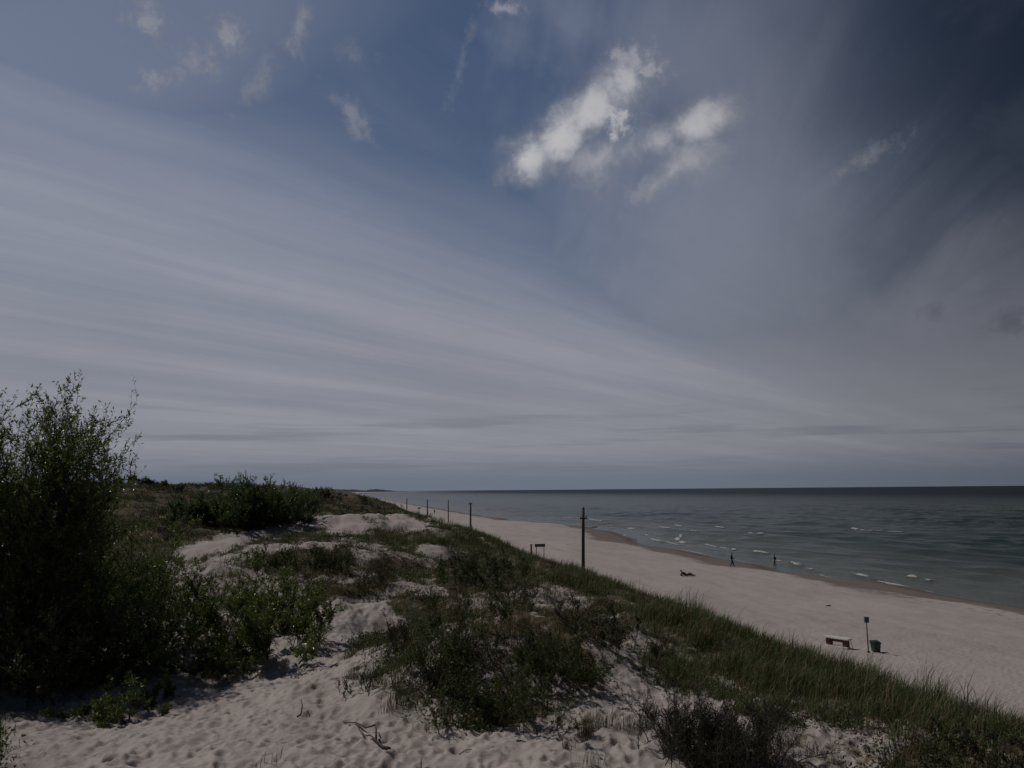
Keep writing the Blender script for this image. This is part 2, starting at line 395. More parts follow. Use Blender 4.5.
def box(bm, cx, cy, cz, sx, sy, sz, bev=0.0, rot=None):
    r = bmesh.ops.create_cube(bm, size=1.0); vs = r['verts']
    M = Matrix.Translation((cx, cy, cz)) @ (rot.to_4x4() if rot else Matrix.Identity(4)) @ Matrix.Diagonal((sx, sy, sz, 1))
    bmesh.ops.transform(bm, matrix=M, verts=vs)
    if bev:
        es = list({e for v in vs for e in v.link_edges}); bmesh.ops.bevel(bm, geom=es, offset=bev, segments=2, affect='EDGES')
def tube(bm, pts, radii, n=8, cap=True):
    rings = []
    for i, p in enumerate(pts):
        p = Vector(p); a = Vector(pts[max(i - 1, 0)]); b = Vector(pts[min(i + 1, len(pts) - 1)])
        d = (b - a).normalized(); up = Vector((0, 0, 1)) if abs(d.z) < 0.9 else Vector((1, 0, 0))
        s = d.cross(up).normalized(); t = s.cross(d)
        rings.append([bm.verts.new(p + (s * math.cos(2 * math.pi * k / n) + t * math.sin(2 * math.pi * k / n)) * radii[i]) for k in range(n)])
    for A, B in zip(rings, rings[1:]):
        for k in range(n): bm.faces.new((A[k], A[(k + 1) % n], B[(k + 1) % n], B[k]))
    if cap: bm.faces.new(rings[0][::-1]); bm.faces.new(rings[-1])

# ------------------------------------------------------------------ materials
def new_mat(name):
    m = bpy.data.materials.new(name); m.use_nodes = True; t = m.node_tree; E.tree = t
    return m, t, t.nodes['Principled BSDF']
def plain(name, col, rough=0.7, var=0.25, scale=6.0, metallic=0.0, bump_s=0.0, streak=False):
    m, t, b = new_mat(name)
    tc = t.nodes.new('ShaderNodeTexCoord'); vec = tc.outputs['Object']
    if streak:
        x, y, z = sep(vec); vec = xyz(x, y, z * 0.08)
    n = noise(vec, scale, 6, 0.65)
    lo = tuple(c * (1 - var) for c in col); hi = tuple(min(1, c * (1 + var)) for c in col)
    t.links.new(mixc(step(n, 0.3, 0.7), lo, hi), b.inputs['Base Color'])
    b.inputs['Roughness'].default_value = rough; b.inputs['Metallic'].default_value = metallic
    if bump_s:
        bp = t.nodes.new('ShaderNodeBump'); bp.inputs['Strength'].default_value = bump_s; bp.inputs['Distance'].default_value = 0.02
        t.links.new(n.s, bp.inputs['Height']); t.links.new(bp.outputs[0], b.inputs['Normal'])
    return m
def attr(name, color=False):
    a = E.tree.nodes.new('ShaderNodeAttribute'); a.attribute_name = name
    return a.outputs['Color'] if color else E(a.outputs['Fac'])
def leafy(name, rough=0.5, trans=0.25, spec=0.5):
    m, t, b = new_mat(name)
    col = attr('tint', True)
    t.links.new(col, b.inputs['Base Color']); b.inputs['Roughness'].default_value = rough
    b.inputs['Specular IOR Level'].default_value = spec
    tr = t.nodes.new('ShaderNodeBsdfTranslucent'); t.links.new(scalec(col, 1.3), tr.inputs['Color'])
    mx = t.nodes.new('ShaderNodeMixShader'); mx.inputs[0].default_value = trans
    t.links.new(b.outputs[0], mx.inputs[1]); t.links.new(tr.outputs[0], mx.inputs[2])
    t.links.new(mx.outputs[0], t.nodes['Material Output'].inputs['Surface'])
    return m

def mat_ground():
    m, t, b = new_mat('sand_ground')
    geo = t.nodes.new('ShaderNodeNewGeometry'); pos = geo.outputs['Position']
    x, y, z = sep(pos)
    big = noise(pos, 0.12, 4, 0.6); med = noise(pos, 1.1, 5, 0.6); fin = noise(pos, 14, 6, 0.7); grit = noise(pos, 90, 3, 0.7)
    along = noise(xyz((x * 0.98 + y * 0.2) * 0.35, (y * 0.98 - x * 0.2) * 0.05, 0.0), 1.0, 5, 0.6)
    dry = mixc(step(big * 0.5 + along * 0.5, 0.35, 0.65), (0.405, 0.358, 0.335), (0.485, 0.432, 0.405))
    dry = mixc(step(fin, 0.35, 0.75) * 0.35, dry, (0.32, 0.275, 0.255))
    dry = mixc(step(grit, 0.60, 0.75) * 0.25, dry, (0.16, 0.13, 0.11))
    wetn = z + (med - 0.5) * 0.35 + (along - 0.5) * 0.5
    wet = step(wetn, 1.22, 0.95) * 0.80 + step(wetn, 0.55, 0.2) * 0.2
    col = mixc(wet, dry, (0.115, 0.084, 0.064))
    wl = step(E.m('ABSOLUTE', wetn - 1.32), 0.06, 0.0) * step(med, 0.5, 0.62)
    col = mixc(wl * 0.5, col, (0.10, 0.085, 0.07))
    debris = step(noise(xyz(x * 0.5, y * 1.2), 2.2, 7, 0.8) + (along - .5) * .35, 0.62, 0.74) * step(z, 0.8, 1.3)
    trk = step(noise(xyz(x * 0.98 + y * 0.2, (y * 0.98 - x * 0.2) * 0.16, 2.0), 0.55, 7, 0.7), 0.50, 0.66)
    col = mixc(trk * 0.26, col, (0.25, 0.21, 0.185))
    col = mixc(debris * 0.42, col, (0.13, 0.11, 0.09))
    cov = attr('cover'); brn = attr('dry')
    cn = cov + (noise(pos, 2.6, 6, 0.72) - 0.5) * 1.6 + (fin - 0.5) * 0.4
    litter = mixc(step(med, 0.35, 0.65), (0.045, 0.050, 0.022), (0.085, 0.070, 0.042))
    litter = mixc(brn, litter, mixc(step(fin, 0.3, 0.7), (0.10, 0.072, 0.042), (0.165, 0.130, 0.082)))
    col = mixc(step(cn, 0.38, 0.62), col, litter)
    t.links.new(col, b.inputs['Base Color'])
    t.links.new(step(wetn, 0.35, 0.05, 0.92, 0.45).s, b.inputs['Roughness'])
    b.inputs['Specular IOR Level'].default_value = 0.25
    h = noise(pos, 3.0, 6, 0.62) * 0.5 + fin * 0.16 + grit * 0.02
    bp = t.nodes.new('ShaderNodeBump'); bp.inputs['Distance'].default_value = 0.12
    t.links.new(step(z, 0.5, 1.5, 0.12, 0.70).s, bp.inputs['Strength'])
    t.links.new(h.s, bp.inputs['Height']); t.links.new(bp.outputs[0], b.inputs['Normal'])
    return m
def mat_sea():
    m, t, b = new_mat('sea_water')
    geo = t.nodes.new('ShaderNodeNewGeometry'); pos = geo.outputs['Position']
    x, y, z = sep(pos)
    off = attr('offshore')
    u = x * CU + y * SU; v = y * CU - x * SU
    n1 = noise(xyz(u * 0.05, v * 0.012), 1.0, 5, 0.6); n2 = noise(xyz(u * 0.012, v * 0.003), 1.0, 4, 0.6)
    deep = mixc(step(n2, 0.35, 0.65), (0.006, 0.013, 0.020), (0.011, 0.020, 0.026))
    midc = mixc(step(n1, 0.35, 0.65), (0.012, 0.026, 0.020), (0.028, 0.047, 0.036))
    shal = mixc(step(n1, 0.3, 0.6), (0.055, 0.070, 0.056), (0.090, 0.100, 0.080))
    o2 = off + (n2 - 0.5) * 260.0
    col = mixc(step(off + (n1 - 0.5) * 40.0, 2.0, 55.0), shal, midc)
    col = mixc(step(o2, 180.0, 700.0), col, deep)
    foam = attr('foam')
    fn = noise(pos, 1.7, 7, 0.75)
    fm = step(foam + (fn - 0.5) * 0.9, 0.42, 0.60)
    col = mixc(fm * 0.85, col, (0.52, 0.54, 0.53))
    t.links.new(col, b.inputs['Base Color'])
    t.links.new((step(off, 0.0, 900.0, 0.22, 0.42) + fm * 0.4).s, b.inputs['Roughness'])
    b.inputs['IOR'].default_value = 1.33
    t.links.new(step(off, 20.0, 900.0, 0.13, 0.05).s, b.inputs['Specular IOR Level'])
    w1 = noise(xyz(u * 0.55, v * 0.16), 1.0, 5, 0.6, 0.4); w2 = noise(xyz(u * 0.06, v * 0.014), 1.0, 5, 0.6, 0.5)
    w3 = noise(pos, 3.0, 4, 0.6)
    h = w1 * 0.55 + w3 * 0.10 + w2 * step(off, 150.0, 900.0, 0.0, 5.0)
    bp = t.nodes.new('ShaderNodeBump'); bp.inputs['Distance'].default_value = 1.0; bp.inputs['Strength'].default_value = 0.75
    t.links.new(h.s, bp.inputs['Height']); t.links.new(bp.outputs[0], b.inputs['Normal'])
    return m

# ------------------------------------------------------------------ ground sheet
def polar(rs, th):
    Rr, T = np.meshgrid(rs, th, indexing='ij')
    X = Rr * np.sin(T); Y = Rr * np.cos(T); n, k = X.shape
    idx = np.arange(n * k).reshape(n, k)
    return X.ravel(), Y.ravel(), idx
def quads(idx, closed):
    a = idx[:-1, :]; b = idx[1:, :]
    if closed: a2 = np.roll(a, -1, 1); b2 = np.roll(b, -1, 1)
    else: a2 = a[:, 1:]; b2 = b[:, 1:]; a = a[:, :-1]; b = b[:, :-1]
    return np.stack([a, a2, b2, b], -1).reshape(-1, 4)
fineth = np.radians(np.arange(-38, 38, 0.105))
coarse = np.radians(np.arange(38, 322, 2.0))
th = np.concatenate([fineth, coarse])
rs = np.concatenate([[0.3, 1, 2, 3, 4, 5, 6, 7], np.geomspace(8, 70, 640), np.geomspace(70.6, 900, 260), np.geomspace(930, 60000, 60)])
X, Y, idx = polar(rs, th)
Z = height(X, Y)
# far headland closing the bay on the left
code = cover_code(X, Y, Z, 3.0)
dens = np.array([0.0, 0.41, 0.78, 0.74, 0.86, 0.74, 0.68])[code]
K = dens.reshape(idx.shape)
for _ in range(2):
    K = (K + np.roll(K, 1, 0) + np.roll(K, -1, 0) + np.roll(K, 1, 1) + np.roll(K, -1, 1)) / 5
dry = np.array([0.1, 0.4, 0.15, 0.65, 0.40, 0.2, 0.05])[code]
dry = np.clip(dry + fbm(X * .25, Y * .25, 101, 3) * 0.9, 0, 1)
centre = np.array([[0, 0, Z[0]]])
ring = idx[0]; V = np.concatenate([np.stack([X, Y, Z], 1), [[0, 0, float(Z[ring].mean())]]])
fq = quads(idx, True); tri = np.stack([np.full(len(ring), len(X)), np.roll(ring, -1), ring], 1)
fl = np.concatenate([fq.ravel(), tri.ravel()]); sz = np.concatenate([np.full(len(fq), 4), np.full(len(tri), 3)])
g = np_mesh('ground', V, (fl, sz), mat_ground(), smooth=True, attrs={'cover': np.append(K.ravel(), 0), 'dry': np.append(dry, 0)})
tag(g, kind='structure')

# ------------------------------------------------------------------ sea
FOAM = [((674,524.5),(685,526)),((717,526.8),(724,527.6)),((750,533),(762,534.6)),((646,534),(652,533.6)),((649,538),(663,542.6)),((677,538.5),(683,542)),
        ((706,543.6),(719,545.6)),((721,546.2),(730,547.6)),((755,553),(766,554.6)),((747,561.3),(753,562.4)),
        ((791,563),(800,565.5)),((808,568),(816,571)),((853,528),(866,530)),((866,530.2),(900,531.2)),((852,573),(866,576.6)),((866,576.6),(884,581)),((884,581),(912,586)),
        ((912,577),(930,580.6)),((884,580.6),(898,583.6)),((922,591),(935,593.5)),((940,594),(958,597)),((965,598.6),(985,602)),((730,548),(738,550)),((590,520),(600,520.6)),
        ((660,528),(668,529.5)),((690,532),(697,532.8)),((628,527),(634,528.5)),((820,573.5),(828,576)),((560,517),(585,518))]
sth = np.radians(np.concatenate([np.arange(-60, -20, 1.0), np.arange(-20, 38, 0.14), np.arange(38, 200, 3.0)]))
srs = np.concatenate([np.geomspace(30, 420, 620), np.geomspace(423, 1600, 200), np.geomspace(1650, 70000, 50)])
X, Y, idx = polar(srs, sth)
U_, V_ = uv(X, Y); off = U_ - shore(V_)
amp = sst(off, -2, 14) * sst(np.hypot(X, Y), 900, 300)
z = np.zeros_like(X)
for (L, ang, A, ph) in ((11, 0.05, .10, 0), (7.3, -0.25, .06, 1.2), (5.1, 0.3, .045, 2.4), (17, 0.12, .09, 4.0), (3.6, -0.1, .02, 0.5)):
    kx = math.cos(ang) * CU - math.sin(ang) * SU; ky = math.cos(ang) * SU + math.sin(ang) * CU
    ph_ = (X * kx + Y * ky) * 2 * math.pi / L + ph + 5 * fbm(X / 40, Y / 40, 111 + int(L), 2)
    mod = 0.6 + 1.4 * np.clip(fbm(X / 22, Y / 30, 131 + int(L), 2) + .25, 0, 1)
    z += A * mod * (np.exp(1.2 * (np.sin(ph_) - 1)) * 2 - 0.8)
z = z * amp * 1.9 + 0.02
foam = np.zeros_like(X)
for (p, q) in FOAM:
    ax, ay = plane_pt(p[0], p[1], 0.15); bx, by = plane_pt(q[0], q[1], 0.15)
    ax, ay, bx, by = map(float, (ax, ay, bx, by))
    dx, dy = bx - ax, by - ay; L2 = dx * dx + dy * dy
    tt = np.clip(((X - ax) * dx + (Y - ay) * dy) / L2, 0, 1)
    wob = 0.6 * fbm(X * .5, Y * .5, 151, 2)
    d = np.hypot(X - ax - tt * dx, Y - ay - tt * dy) + wob
    wdt = max(0.26, 0.0029 * math.hypot(ax, ay))
    if p[0] > 840 and p[1] > 570: wdt *= 1.5
    f = np.exp(-(d / wdt) ** 2) * np.clip(0.85 + 1.6 * fbm(X * .45, Y * .45, 153, 3), 0.2, 1); foam = np.maximum(foam, f)
z = z + 0.32 * foam * (off > 2)
breakl = np.zeros_like(X)
for o0, wv, sd in ((5, 1.2, 1), (13, 2.2, 2)):
    ln = np.exp(-((off - o0 - wv * 2 * fbm(V_ / 14, V_ * 0 + sd, 190 + sd, 2)) / 0.45) ** 2)
    breakl = np.maximum(breakl, ln * np.clip(fbm(V_ / 9, off * 0 + sd, 200 + sd, 3) * 2.4 - .30, 0, 1) * sst(V_, 70, 105) * sst(V_, 330, 230))
z = z + .2 * breakl
foam = np.maximum(foam, breakl * .85)
swash = np.exp(-((off - 0.6 - 0.7 * np.sin(V_ / 6)) / 0.45) ** 2) * np.clip(0.35 + fbm(V_ / 12, off * 0, 161, 2) * 1.6, 0, 1) * 0.72
zone = sst(off, 1, 6) * sst(off, 48, 20)
patch = np.clip(fbm(X / 5.0, Y / 9.0, 171, 3) * 1.9 - 0.75, 0, 1) * zone * 0.55
foam = np.maximum(np.maximum(foam, swash), patch)
keep = (off > -6).reshape(idx.shape)
fq = quads(idx, False); kf = (keep[:-1, :-1] | keep[1:, 1:]).ravel(); fq = fq[kf]
used = np.unique(fq); remap = np.zeros(len(X), np.int64); remap[used] = np.arange(len(used))
sea = np_mesh('sea', np.stack([X, Y, z], 1)[used], remap[fq], mat_sea(), smooth=True, attrs={'offshore': off[used], 'foam': foam[used]})
tag(sea, kind='structure')

# distant headland, a low wooded coast
def mat_headland():
    m, t, b = new_mat('far_wood_hazed')
    geo = t.nodes.new('ShaderNodeNewGeometry')
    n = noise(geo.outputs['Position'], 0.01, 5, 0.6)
    t.links.new(mixc(step(n, .3, .7), (0.04, 0.055, 0.07), (0.06, 0.08, 0.095)), b.inputs['Base Color']); b.inputs['Roughness'].default_value = 1  # bluish distance haze is painted into the wood colour, no air volume
    return m
def headland():
    xs = np.linspace(290, 412, 240); rows = []
    D = 8500.0
    for i, px in enumerate(xs):
        d = pdir(px, 488.6); az = math.atan2(d[0], d[1])
        taper = float(sst(np.array(px), 412, 370)); hgt = (27 + 10 * fbm(np.array([px / 14.0]), np.array([0.3]), 181, 4)[0] * 2) * taper + 3
        for k, (dd, hh) in enumerate(((0, -2), (60, .75), (300, 1.0), (900, .9), (1500, -.1))):
            r = D + dd; rows.append((r * math.sin(az), r * math.cos(az), hgt * hh if hh > 0 else -2))
    n = len(xs); k = 5
    return np_mesh('headland_hills', rows, quads(np.arange(n * k).reshape(n, k), False), mat_headland(), smooth=True)
tag(headland(), kind='structure')

# ------------------------------------------------------------------ grass and scrub
M_GRASS = leafy('grass_blades', 0.55, 0.22, 0.35)
M_LEAF = leafy('willow_leaves', 0.30, 0.48, 0.8)
M_SCRUB = leafy('scrub_leaves', 0.6, 0.15, 0.3)
M_BARK = plain('willow_bark', (0.07, 0.055, 0.042), 0.85, 0.35, 20)
GREEN = np.array([[0.052, 0.082, 0.020], [0.070, 0.106, 0.026], [0.038, 0.058, 0.015], [0.13, 0.14, 0.06]])
TAN = np.array([[0.20, 0.155, 0.085], [0.16, 0.115, 0.06], [0.26, 0.21, 0.13]])
BROWN = np.array([[0.115, 0.082, 0.046], [0.165, 0.125, 0.075], [0.080, 0.060, 0.034], [0.07, 0.075, 0.03]])

def blades(P, Hh, W, col, lean=0.35, wind=(0.25, -0.05)):
    """one bent blade per row: P roots (n,3), Hh heights, W widths"""
    n = len(P); a = RNG.uniform(0, 2 * math.pi, n); l = np.abs(RNG.normal(0, lean, n))
    dx = np.cos(a) * l + wind[0]; dy = np.sin(a) * l + wind[1]
    wa = RNG.uniform(0, math.pi, n); wx = np.cos(wa) * W / 2; wy = np.sin(wa) * W / 2
    V = np.zeros((n, 5, 3), np.float32)
    mid = P + np.stack([dx * Hh * .28, dy * Hh * .28, Hh * .60], 1); tip = P + np.stack([dx * Hh, dy * Hh, Hh * (1 - 0.25 * np.hypot(dx, dy))], 1)
    wv = np.stack([wx, wy, np.zeros(n)], 1)
    V[:, 0] = P - wv; V[:, 1] = P + wv; V[:, 2] = mid + wv * .8; V[:, 3] = mid - wv * .8; V[:, 4] = tip
    base = np.arange(n)[:, None] * 5
    fl = (base + np.array([0, 1, 2, 3, 3, 2, 4])).ravel(); sz = np.tile([4, 3], n)
    C = np.repeat(col, 5, 0)
    return V.reshape(-1, 3), fl, sz, C
def stuff_blades(name, parts, mat):
    vs, fs, ss, cs = [], [], [], []; o = 0
    for (v, f, s, c) in parts:
        vs.append(v); fs.append(f + o); ss.append(s); cs.append(c); o += len(v)
    ob = np_mesh(name, np.concatenate(vs), (np.concatenate(fs), np.concatenate(ss)), mat, colors=np.concatenate(cs))
    return ob
def scatter(n, rmin, rmax, power, amin=-36, amax=36):
    """roots denser close by: density falls with distance as r**-power"""
    q = RNG.random(n); e = 2 - power
    r = (rmin ** e + q * (rmax ** e - rmin ** e)) ** (1 / e) if abs(e) > 1e-6 else rmin * (rmax / rmin) ** q
    a = np.radians(RNG.uniform(amin, amax, n)); return r * np.sin(a), r * np.cos(a), r
def tufts(X, Y, r, per, spread, hgt, wid, pal, tanfrac=0.1, lean=0.35, tips=None, hv=0.3):
    n = len(X); per_ = per
    sp = spread * (1 + r / 90.0)
    px = np.repeat(X, per_) + RNG.normal(0, 1, n * per_) * np.repeat(sp, per_); py = np.repeat(Y, per_) + RNG.normal(0, 1, n * per_) * np.repeat(sp, per_)
    pz = height(px, py, True) - 0.03
    hs = np.repeat(hgt * RNG.lognormal(0, hv, n), per_) * RNG.uniform(0.45, 1.15, n * per_)
    w = wid * (1 + np.repeat(r, per_) / 22.0) * RNG.uniform(.6, 1.3, n * per_)
    col = pal[RNG.integers(0, len(pal), n)]; col = np.repeat(col, per_, 0) * RNG.uniform(.75, 1.3, (n * per_, 1))
    tn = RNG.random(n * per_) < tanfrac
    col[tn] = TAN[RNG.integers(0, len(TAN), tn.sum())]
    return blades(np.stack([px, py, pz], 1), hs, w, col, lean)

def cov_of(X, Y): return cover_code(X, Y, height(X, Y, False), 3.0)
# beach grass
X, Y, r = scatter(170000, 12, 420, 1.35)
c = cov_of(X, Y); U_, _v = uv(X, Y)
k = (c == 6) & (RNG.random(len(X)) < 0.98) & (fbm(X * .55, Y * .55, 201, 3) > -0.20); X, Y, r = X[k], Y[k], r[k]
thin = fbm(X * .45, Y * .45, 205, 3)
a = tufts(X, Y, r, 15, 0.12, 0.46 * (1 + 1.3 * thin), 0.007, GREEN, 0.24, 0.38)
# flowering stalks standing above
kk = RNG.random(len(X)) < 0.12
a2 = tufts(X[kk], Y[kk], r[kk], 2, 0.12, 0.66, 0.008, TAN * .8, 0.5, 0.15)
gr = stuff_blades('beach_grass', [a, a2], M_GRASS)
tag(gr, 'tall dark green beach grass covering the dune edge above the beach', 'beach grass', kind='stuff')
NG = len(X)
# dry brown grass
parts = []
X, Y, r = scatter(60000, 11, 300, 1.4); c = cov_of(X, Y)
k = (c == 3) | ((c == 4) & (RNG.random(len(X)) < .4)) | ((c == 1) & (fbm(X * .9, Y * .9, 211, 3) > 0.06)) | ((c == 5) & (RNG.random(len(X)) < .45))
X, Y, r = X[k], Y[k], r[k]
parts.append(tufts(X, Y, r, 14, 0.10, 0.28, 0.006, BROWN, 0.16, 0.5, hv=.4))
tag(stuff_blades('dry_grass', parts, M_GRASS), 'dry brown grass in tufts over the dune hummocks', 'dry grass', kind='stuff')
# short green tufts
parts = []
X, Y, r = scatter(120000, 11, 300, 1.4); c = cov_of(X, Y)
k = (c == 2) | ((c == 4) & (RNG.random(len(X)) < .6)) | ((c == 1) & (fbm(X * .8, Y * .8, 221, 3) > 0.08)) | ((c == 5) & (RNG.random(len(X)) < .35))
X, Y, r = X[k], Y[k], r[k]
parts.append(tufts(X, Y, r, 14, 0.10, 0.30, 0.006, GREEN, 0.10, 0.5, hv=.4))
tag(stuff_blades('green_grass', parts, M_GRASS), 'short green grass scattered over the sandy dune hollows', 'grass', kind='stuff')

# low scrub: clumps of small leaves hugging the ground
def leaf_quads(P, size, col, upbias=0.3, aspect=0.45, dirs=None):
    n = len(P)
    if dirs is None:
        d = RNG.normal(0, 1, (n, 3)); d[:, 2] += upbias; 
    else: d = dirs + RNG.normal(0, .35, (n, 3))
    d /= np.linalg.norm(d, axis=1, keepdims=True)
    q = np.cross(d, RNG.normal(0, 1, (n, 3))); q /= np.linalg.norm(q, axis=1, keepdims=True) + 1e-9
    nn = np.cross(d, q)
    s = size[:, None]
    V = np.zeros((n, 4, 3), np.float32)
    V[:, 0] = P; V[:, 1] = P + d * s * .5 + q * s * aspect * .5 + nn * s * .06; V[:, 2] = P + d * s; V[:, 3] = P + d * s * .5 - q * s * aspect * .5 + nn * s * .06
    return V.reshape(-1, 3), (np.arange(n)[:, None] * 4 + np.arange(4)).reshape(-1, 4), np.repeat(col, 4, 0)
X, Y, r = scatter(20000, 12, 320, 1.45); c = cov_of(X, Y)
k = ((c == 5) & (fbm(X * .45, Y * .45, 235, 3) > -0.18)) | ((c == 4) & (fbm(X * .2, Y * .2, 231, 3) > .02)) | ((c == 1) & (fbm(X * .7, Y * .7, 233, 3) > .17)); X, Y, r = X[k], Y[k], r[k]
per = 75; n = len(X); rad = RNG.uniform(.18, .5, n) * (1 + r / 120)
dd = RNG.normal(0, 1, (n * per, 3)); dd /= np.linalg.norm(dd, axis=1, keepdims=True); dd[:, 2] = np.abs(dd[:, 2])
rr = np.repeat(rad, per) * RNG.random(n * per) ** .4
wob = 1 + .5 * np.sin(dd[:, 0] * 5 + np.repeat(X, per)) * np.sin(dd[:, 1] * 6)
P = np.stack([np.repeat(X, per), np.repeat(Y, per), np.zeros(n * per)], 1) + dd * (rr * wob)[:, None] * [1, 1, .8]
P[:, 2] = height(P[:, 0], P[:, 1], False) + np.maximum(P[:, 2], 0)
pal = 1.35 * np.array([[0.036, 0.056, 0.015], [0.052, 0.078, 0.020], [0.060, 0.062, 0.024], [0.095, 0.072, 0.044], [0.050, 0.044, 0.028]])
col = np.repeat(pal[RNG.integers(0, 5, n)], per, 0) * RNG.uniform(.7, 1.4, (n * per, 1))
v, f, cc = leaf_quads(P, RNG.uniform(.03, .075, n * per) * (1 + np.repeat(r, per) / 40), col)
tag(np_mesh('dune_scrub', v, f, M_SCRUB, colors=cc), 'low dark creeping scrub matted over the dune mounds', 'scrub', kind='stuff')
print('counts grass', NG, 'scrub', n)

# ------------------------------------------------------------------ shrubs
def grow(base_pts, height_m, n_stems, leaf_len, n_leaf, spread=0.55, lean=(0, 0), pal=None, seed=0, droop=0.0, stem_r=0.03, twig_n=14, openness=1.0, hv=(.55, 1.08), skirt=0.0, curl0=.10, xlim=None):
    """stems -> side branches -> twigs; returns branch tube mesh and leaf mesh (local coordinates)"""
    rg = np.random.default_rng(seed)
    segs = []; twigs = []
    def path(p, d, L, r0, steps, curl, up):
        pts = [p.copy()]; d = d / np.linalg.norm(d)
        for i in range(steps):
            d = d + rg.normal(0, curl, 3) + np.array([0, 0, up]); d /= np.linalg.norm(d)
            p = p + d * L / steps; pts.append(p.copy())
        segs.append((np.array(pts), np.linspace(r0, r0 * .3, steps + 1))); return np.array(pts), d
    for s in range(n_stems):
        b = np.array(base_pts[s % len(base_pts)], float) + np.append(rg.normal(0, .25, 2), 0)
        a = rg.uniform(0, 2 * math.pi); k = abs(rg.normal(0, spread))
        d0 = np.array([math.cos(a) * k + lean[0], math.sin(a) * k + lean[1], 1.0 - droop])
        L = height_m * rg.uniform(*hv)
        if rg.random() < skirt: L *= rg.uniform(.25, .5); d0 = d0 + np.array([math.cos(a), math.sin(a), 0]) * rg.uniform(.4, 1.3)
        pts, _ = path(b, d0, L, stem_r * rg.uniform(.6, 1.2), 9, curl0, .03)
        if xlim is not None and (pts[-1][0] > xlim or pts[-1][0] < -6): segs.pop(); continue
        twigs.append(pts[len(pts) // 2:]); twigs.append(pts[len(pts) // 2:])
        for j in range(twig_n):
            i = int(1 + (len(pts) - 1) * rg.random() ** .8); f = rg.random(); q = pts[i - 1] * (1 - f) + pts[i] * f
            a = rg.uniform(0, 2 * math.pi); dirm = pts[i] - pts[i - 1]; dirm /= np.linalg.norm(dirm)
            d1 = dirm * .8 + np.array([math.cos(a), math.sin(a), rg.uniform(-.2, .6)]) * .8
            L1 = height_m * rg.uniform(.10, .26) * openness
            p1, _ = path(q, d1, L1, stem_r * .35, 5, .14, .06)
            for m in range(4):
                i2 = rg.integers(1, len(p1)); q2 = p1[i2]
                a = rg.uniform(0, 2 * math.pi)
                d2 = (p1[i2] - p1[i2 - 1]) / np.linalg.norm(p1[i2] - p1[i2 - 1]) + np.array([math.cos(a), math.sin(a), rg.uniform(-.1, .7)]) * .7
                p2, _ = path(q2, d2, L1 * rg.uniform(.35, .8), stem_r * .16, 4, .15, .08); twigs.append(p2)
            twigs.append(p1)
    # tubes, 4-sided
    vs, fs = [], []; o = 0
    for pts, rad in segs:
        n = len(pts); t = np.gradient(pts, axis=0); t /= np.linalg.norm(t, axis=1, keepdims=True)
        s = np.cross(t, [0.31, 0.2, 0.93]); s /= np.linalg.norm(s, axis=1, keepdims=True) + 1e-9; w = np.cross(t, s)
        ring = np.stack([pts + s * rad[:, None], pts + w * rad[:, None], pts - s * rad[:, None], pts - w * rad[:, None]], 1)
        vs.append(ring.reshape(-1, 3)); ii = np.arange(n * 4).reshape(n, 4) + o
        fs.append(quads(ii, True)); o += n * 4
    bv, bf = np.concatenate(vs), np.concatenate(fs)
    tw = np.array([np.stack([np.interp(np.linspace(0, 1, 6), np.linspace(0, 1, len(p)), p[:, c]) for c in range(3)], 1) for p in twigs])
    ti = rg.integers(0, len(tw), n_leaf); f = rg.uniform(0.4, 5, n_leaf) ** 1.0; i0 = np.minimum(f.astype(int), 4); fr = (f - i0)[:, None]
    P = tw[ti, i0] * (1 - fr) + tw[ti, i0 + 1] * fr; D = tw[ti, i0 + 1] - tw[ti, i0]; D /= np.linalg.norm(D, axis=1, keepdims=True) + 1e-9
    # leaves stand off the twig
    side = rg.normal(0, 1, (n_leaf, 3)); side /= np.linalg.norm(side, axis=1, keepdims=True)
    D = D * .8 + side * .75
    if pal is None: pal = np.array([[0.075, 0.106, 0.018], [0.110, 0.150, 0.026], [0.150, 0.182, 0.042], [0.052, 0.072, 0.018], [0.30, 0.33, 0.21]])
    pw = np.array([.32, .3, .14, .18, .06])[:len(pal)]; pw = pw / pw.sum()
    col = pal[rg.choice(len(pal), n_leaf, p=pw)] * rg.uniform(.7, 1.35, (n_leaf, 1))
    v, fcs, cc = leaf_quads(P, rg.uniform(.6, 1.25, n_leaf) * leaf_len, col, aspect=.30, dirs=D)
    return (bv, bf), (v, fcs, cc)
def shrub(name, label, cat, loc, group=None, mat=None, **kw):
    e = empty(name, loc); tag(e, label, cat, group)
    (bv, bf), (v, f, c) = grow(**kw)
    np_mesh('branches', bv, bf, M_BARK, e); np_mesh('foliage', v, f, mat or M_LEAF, e, colors=c)
    return e
def px_shrub(name, label, cat, px, py, hpx, **kw):
    g_ = ground(px, py); D = g_.y; h = hpx * D / F
    return shrub(name, label, cat, g_, height_m=h, **kw)

